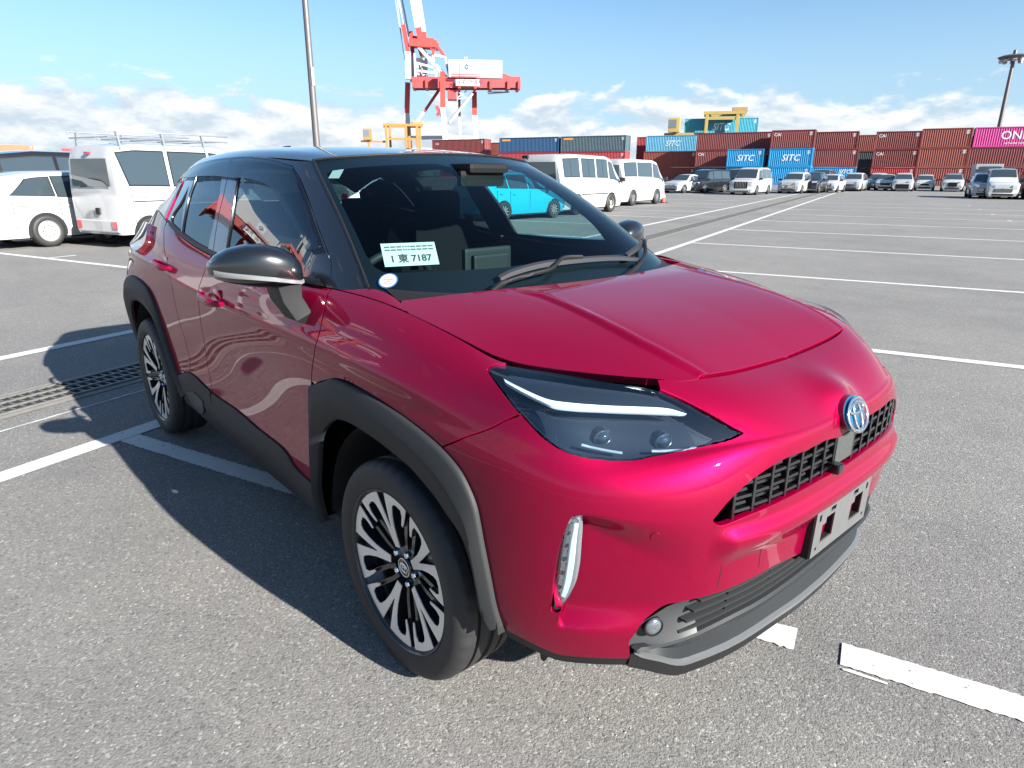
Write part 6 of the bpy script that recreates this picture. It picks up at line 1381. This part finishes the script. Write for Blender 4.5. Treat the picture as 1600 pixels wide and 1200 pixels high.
# ---------------------------------------------------------------- quay crane (u right, v away, z up)
CR = pm('crane_red', (.46, .045, .035), .5, noise=.15, nscale=.4); CRP = pm('crane_faded_red', (.40, .05, .055), .5, noise=.15, nscale=.4); CWH = pm('crane_white', (.40, .42, .44), .5, noise=.06, nscale=.4); CGY = pm('crane_grey', (.36, .38, .42), .5)
def face_frame(az, dist):
    a = R(az); return (CAM[0] + dist * math.cos(a), CAM[1] + dist * math.sin(a)), R(az - 90)
def zq(y, d): # height of a far point from its elevation, at range d
    return 1.45 + d * math.tan(R(float(np.interp(271 - y, [0, 41, 121, 171, 221, 271, 330], [0, 1.9, 5.85, 8.1, 10.1, 12.0, 14.2]))))
def crane(loc, rz, label, boom=90.):
    c = empty('quay_crane', (*loc, 0), rz, label=label, cat='crane'); k = 290 * .000973
    U = lambda px: (px - 702) * k; Z = lambda py: zq(py, 290)
    def part(nm, mat, segs, w=1.4, h=None):
        for (x0, y0, v0), (x1, y1, v1) in segs:
            mb = MB(); mb.bar((U(x0), v0, Z(y0) if y0 < 260 else 0), (U(x1), v1, Z(y1) if y1 < 260 else 0), w, h or w); o = mb.obj(nm, mat, c)
        return o
    for (xt, yt, xm, ym, xb, v) in ((642, 126, 639, 174, 642, 6), (693, 116, 692, 170, 696, -9), (738, 140, 738, 176, 741, 6), (716, 128, 716, 174, 718, 10)):
        l = part('leg', CR, [((xt, yt, v), (xm, ym, v))], 2.0 if xt != 716 else 1.0); 
        mb = MB(); mb.bar((U(xm), v, Z(ym)), (U(xb), v, 6), 2.0 if xt != 716 else 1.0); mb.obj('white_section', CWH, l); mb = MB(); mb.box((U(xb) - 3, v - 1.4, 0), (U(xb) + 3, v + 1.4, 6)); mb.obj('bogie', CRP, l)
    part('sill_beam', CWH, [((642, 212, 6), (741, 212, 6)), ((696, 214, -9), (718, 214, -9)), ((642, 212, 6), (696, 214, -9)), ((741, 212, 6), (718, 214, -9))], 1.4)
    part('girder', CRP, [((650, 131, -4), (802, 128, -4)), ((650, 131, 3), (802, 128, 3))], 2.0, 4.0)
    part('girder_cross_beams', CR, [((x, 133, -6), (x, 133, 6)) for x in (652, 670, 693, 716, 738, 760, 785, 800)], 1.0, 3.0)
    part('girder_truss', CRP, [((x, 120, v), (x + 8, 137, v)) for x in range(742, 798, 8) for v in (-4, 3)] + [((742, 120, v), (795, 122, v)) for v in (-4, 3)], .5)
    part('walkway_rail', CRP, [((704, 119, -7), (745, 119, -7)), ((704, 122, -7), (745, 122, -7))], .35)
    part('tail_platform', CR, [((776, 117, 0), (800, 127, 0))], 5, 2)
    mb = MB(); mb.box((U(701), -5.5, Z(123)), (U(776), 5.5, Z(94))); h = mb.obj('machinery_house', CWH, c, bevel=.3)
    mb = MB(); mb.box((U(720), -5.65, Z(113)), (U(733), -5.45, Z(98))); mb.obj('logo_panel', pm('crane_panel', (.55, .60, .66), .5), h)
    mb = MB(); ering(mb, 1.0, .55, .14); ering(mb, .4, 1.0, .14); mb.v = [(x + U(726.5), -5.7, z + Z(106)) for x, z, a in mb.v]; mb.obj('logo', pm('crane_ink', (.06, .08, .14), .5), h)
    part('house_ladder', CGY, [((717, 94, -5.6), (717, 122, -5.6)), ((724, 88, -4), (724, 94, -4)), ((727, 88, -4), (727, 94, -4))], .3)
    mb = MB(); mb.box((U(711), -6.4, Z(136)), (U(744), -6.2, Z(126))); sgn = mb.obj('name_board', WHT, c); tm = text_mesh('大阪府 港湾局', 1.95, 0, 0, .03); tx = mobj('lettering', tm, pm('ink_dark_blue', (.02, .03, .08), .6), sgn, loc=(U(727.5), -6.45, Z(131))); tx.rotation_euler = (R(90), 0, 0)
    # A-frame tower
    part('tower_leg', CWH, [((645, 126, -4), (646, 82, -4))], 2.2); part('tower_leg', CWH, [((650, 126, 4), (651, 82, 4))], 2.2)
    part('tower_top', CR, [((646, 82, -4), (641, 36, -4)), ((651, 82, 4), (650, 40, 4))], 1.6); part('tower_head', CR, [((648, 66, -4), (686, 68, -4)), ((650, 62, 4), (688, 66, 4)), ((652, 58, 0), (682, 62, 0))], 2.4, 2.6)
    part('back_stay', CWH, [((660, 72, -4), (692, 116, -4)), ((664, 70, 4), (698, 118, 4))], 1.2); part('head_strut', CR, [((682, 70, -4), (680, 86, -4)), ((686, 66, 3), (697, 85, 3)), ((660, 70, 0), (664, 86, 0))], 1.1)
    part('apex_frame', CWH, [((697, 85, 3), (702, 118, 3)), ((680, 86, -4), (684, 122, -4)), ((664, 86, 0), (668, 126, 0)), ((655, 84, -4), (655, 126, -4)), ((655, 100, -4), (684, 108, -4)), ((655, 112, -4), (686, 116, -4)), ((664, 86, 0), (680, 86, -4)), ((680, 86, -4), (697, 85, 3))], .8)
    mb = MB(); mb.box((U(655), -1.5, Z(124)), (U(672), 1.5, Z(90))); mb.obj('stair_tower', CWH, c); part('stair_rail', CGY, [((662, 98, -2), (664, 122, -2)), ((664, 98, -2), (670, 99, -2)), ((663, 122, -2), (672, 116, -2))], .35)
    part('boom', CWH, [((661, 40, -3), (650, -62, -3)), ((667, 42, 3), (657, -62, 3))], 2.0, 2.4); part('boom_foot', CR, [((661, 40, -3), (664, 62, -3)), ((667, 42, 3), (668, 62, 3))], 2.2); part('boom_lacing', CWH, [((661 - (40 - y) * .108, y, -3), (667 - (42 - y + 8) * .1, y - 8, 3)) for y in range(32, -60, -10)], .5)
    part('forestay', CWH, [((644, 50, 0), (629, -60, 0)), ((647, 50, 3), (634, -60, 3))], .7); part('hoist_rope', CGY, [((641, 95, -3), (627, -60, -3)), ((639, 80, -2), (631, -60, -2))], .22)
    part('portal_brace', CRP, [((688, 135, 6), (664, 172, 6))], 1.1); part('portal_brace', CWH, [((664, 172, 6), (648, 194, 6))], 1.1); part('portal_brace', CGY, [((734, 146, -2), (700, 192, -8))], .9)
    mb = MB(); mb.box((U(699), -4, Z(156)), (U(712), 3, Z(141))); mb.obj('trolley', CRP, c, bevel=.2); part('trolley_frame', CGY, [((712, 142, -3), (726, 154, -3)), ((726, 142, -3), (712, 154, -3)), ((712, 155, -3), (728, 153, -3)), ((756, 142, 0), (788, 142, 0)), ((757, 145, 0), (786, 142, 0))], .4)
    mb = MB(); mb.bar((U(683), -9, Z(168)), (U(690), -9, Z(182)), 1.4); mb.bar((U(683), -9, Z(182)), (U(692), -9, Z(170)), 1.0); mb.obj('cable_reel', CRP, c)
    return c
loc_, rz_ = face_frame(143.55, 290); crane(loc_, rz_, 'red and white quay crane with raised boom beyond the container stacks')
a_ = R(-157); crane((CAM[0] + 150 * math.cos(a_), CAM[1] + 150 * math.sin(a_)), R(-157 - 90), 'red and white quay crane mirrored in the car side windows', 1)
# quay shed and light mast structures between the crane legs
# ---------------------------------------------------------------- straddle carriers
YEL = pm('carrier_orange', (.34, .14, .03), .5, noise=.15, nscale=.6); YLL = pm('carrier_yellow', (.34, .25, .07), .5, noise=.15, nscale=.6)
def carrier(az, dist, label, mat, px0, legs, ytop, ybeam, cab, load=None):
    loc, rz = face_frame(az, dist); c = empty('straddle_carrier', (*loc, 0), rz, label=label, cat='carrier'); k = dist * .000973 * 1.06
    U = lambda px: (px - px0) * k; Z = lambda py: zq(py, dist)
    for x in legs:
        for v in (-2.4, 2.4):
            mb = MB(); mb.bar((U(x) + (v > 0) * .9, v, 1.2), (U(x) + (v > 0) * .9, v, Z(ytop)), .55); mb.obj('leg', mat, c, bevel=.06)
            mb = MB(); mb.lathe([(.55, -.25), (.7, -.2), (.7, .2), (.55, .25)], 20, 'x'); o = mb.obj('wheel', RUB, c, smooth=40); o.location = (U(x) + (v > 0) * .9, v, .7); o.rotation_euler = (0, 0, R(90))
    for v in (-2.4, 2.4): MB().bar((U(legs[0]) - .6, v, Z(ytop)), (U(legs[-1]) + 1.4, v, Z(ytop)), .6, .5).obj('top_beam', mat, c)
    for x in (legs[0], legs[-1]): MB().bar((U(x) + .4, -2.4, Z(ytop)), (U(x) + .4, 2.4, Z(ytop)), .6).obj('cross_beam', mat, c)
    MB().bar((U(legs[0]), -2.4, Z(ybeam)), (U(legs[-1]), -2.4, Z(ybeam)), .4, .45).obj('spreader_beam', mat, c)
    MB().box((U(legs[-1]) - 1, -1.6, Z(ytop) + .25), (U(legs[-1]) + 1.6, 1.6, Z(ytop) + .95)).obj('engine_deck', pm('carrier_brown', (.30, .19, .08), .6), c, bevel=.1)
    cx, cy = cab; MB().box((U(cx) - 1.1, -2.6, Z(cy)), (U(cx) + .9, -.6, Z(cy) + 2.4)).obj('cab', mat, c, bevel=.1); MB().box((U(cx) - 1.15, -2.65, Z(cy) + .7), (U(cx) + .3, -.7, Z(cy) + 2.1)).obj('cab_window', VGC if False else pm('cab_glass', (.10, .13, .14), .1, 0, 1), c)
    MB().bar((U(cx) - 1.8, -1.6, Z(cy) - .3), (U(legs[0]), -1.6, Z(cy) - .3), .6, .4).obj('cab_deck', mat, c); MB().bar((U(cx), -1.6, Z(cy)), (U(cx), -1.6, 1.0), .5).obj('cab_post', mat, c)
    return c
carrier(149.3, 165, 'orange straddle carrier with an empty frame left of the quay crane', YEL, 590, (600, 626, 641), 195, 216, (576, 218))
carrier(122.2, 132, 'yellow straddle carrier holding up a blue SITC container', YLL, 1128, (1112, 1150), 178, 186, (1072, 205))
loc, rz = face_frame(122.2, 132); kk = 132 * .000973 * 1.06
cc = container(0, 0, 0, 13.6, 'teal', 'blue-green SITC container hoisted inside the yellow straddle carrier', [('SITC', 1.5, 6.8, 1.3, WHT)], loc=(0, 0, 0)); vr = Vector((math.cos(rz), math.sin(rz), 0)); vf = Vector((-math.sin(rz), math.cos(rz), 0)); pos = Vector((*loc, 0)) + vr * ((1085 - 1128) * kk * 1.02) - vf * 1.2; cc.location = (pos.x, pos.y, zq(211, 132)); cc.scale = (.92, 1, 1.15); cc.rotation_euler = (0, 0, rz); cc['group'] = 'shipping containers stacked along the yard'
for ch in cc.children:
    if ch.name.startswith(('corrugated', 'frame')): ch.material_slots[0].material = pm('container_deep_sky', (.03, .28, .38), .55, noise=.2, nscale=1.5)
# ---------------------------------------------------------------- light masts
MAST = pm('mast_bronze_grey', (.13, .12, .12), .5, .5)
a = R(154.15); lm = empty('light_mast', (CAM[0] + 31 * math.cos(a), CAM[1] + 31 * math.sin(a), 0), label='tall tapered bronze-grey lighting pole rising behind the red car', cat='lamp post')
MB().lathe([(.19, 0), (.19, .6), (.15, .62), (.095, 15), (.001, 15)], 20).obj('pole', MAST, lm, smooth=40); MB().box((-.8, -.15, 14.8), (.8, .15, 15.0)).obj('lamp_head', MAST, lm); MB().box((.12, -.06, 4.9), (.16, .06, 5.6)).obj('number_plate', pm('plate_grey', (.25, .25, .25), .5), lm)
a = R(103.9); hm = empty('high_mast', (CAM[0] + 138 * math.cos(a), CAM[1] + 138 * math.sin(a), 0), label='high mast with a ring of floodlights behind the magenta container', cat='lamp post')
zt_ = 19.6; MB().lathe([(.38, 0), (.24, zt_), (.001, zt_)], 20).obj('pole', MAST, hm, smooth=40); MB().lathe([(.3, zt_ - 1.0), (1.9, zt_ - .75), (2.2, zt_ - .45), (1.5, zt_ - .2), (.3, zt_ - .15), (.25, zt_ + .5), (.001, zt_ + .6)], 28).obj('ring_platform', MAST, hm, smooth=30)
fl_ = MB().box((-.28, -.2, -.28), (.28, .2, .12)).mesh('floodlight', pm('flood_grey', (.45, .47, .48), .4), bevel=.04)
for k in range(10):
    o = mobj('floodlight', fl_, parent=hm, loc=(1.75 * math.cos(k * .628), 1.75 * math.sin(k * .628), zt_ - .95)); o.rotation_euler = (R(-25), 0, k * .628 - R(90))
# low quay buildings on the skyline
QB = pm('quay_building_white', (.40, .42, .44), .7); QW = pm('quay_window_blue', (.08, .14, .26), .3)
for az, dd, w, h, lb in ((144.9, 420, 16, 15, 'pale low quay building with blue panels between the crane legs'), (139.9, 460, 24, 16, 'white flat-roofed shed beyond the navy blue container')):
    loc, rz = face_frame(az, dd); b = empty('quay_building', (*loc, 0), rz, label=lb, cat='building'); MB().box((-w, 0, 0), (w, 14, h)).obj('wall', QB, b); MB().box((-w - .5, -.5, h), (w + .5, 14.5, h + .8)).obj('roof', QB, b)
    for k in range(4): MB().box((-w + 2 + k * 3.2, -.15, h - 5.5), (-w + 4.4 + k * 3.2, -.02, h - 1.5)).obj('window', QW, b)
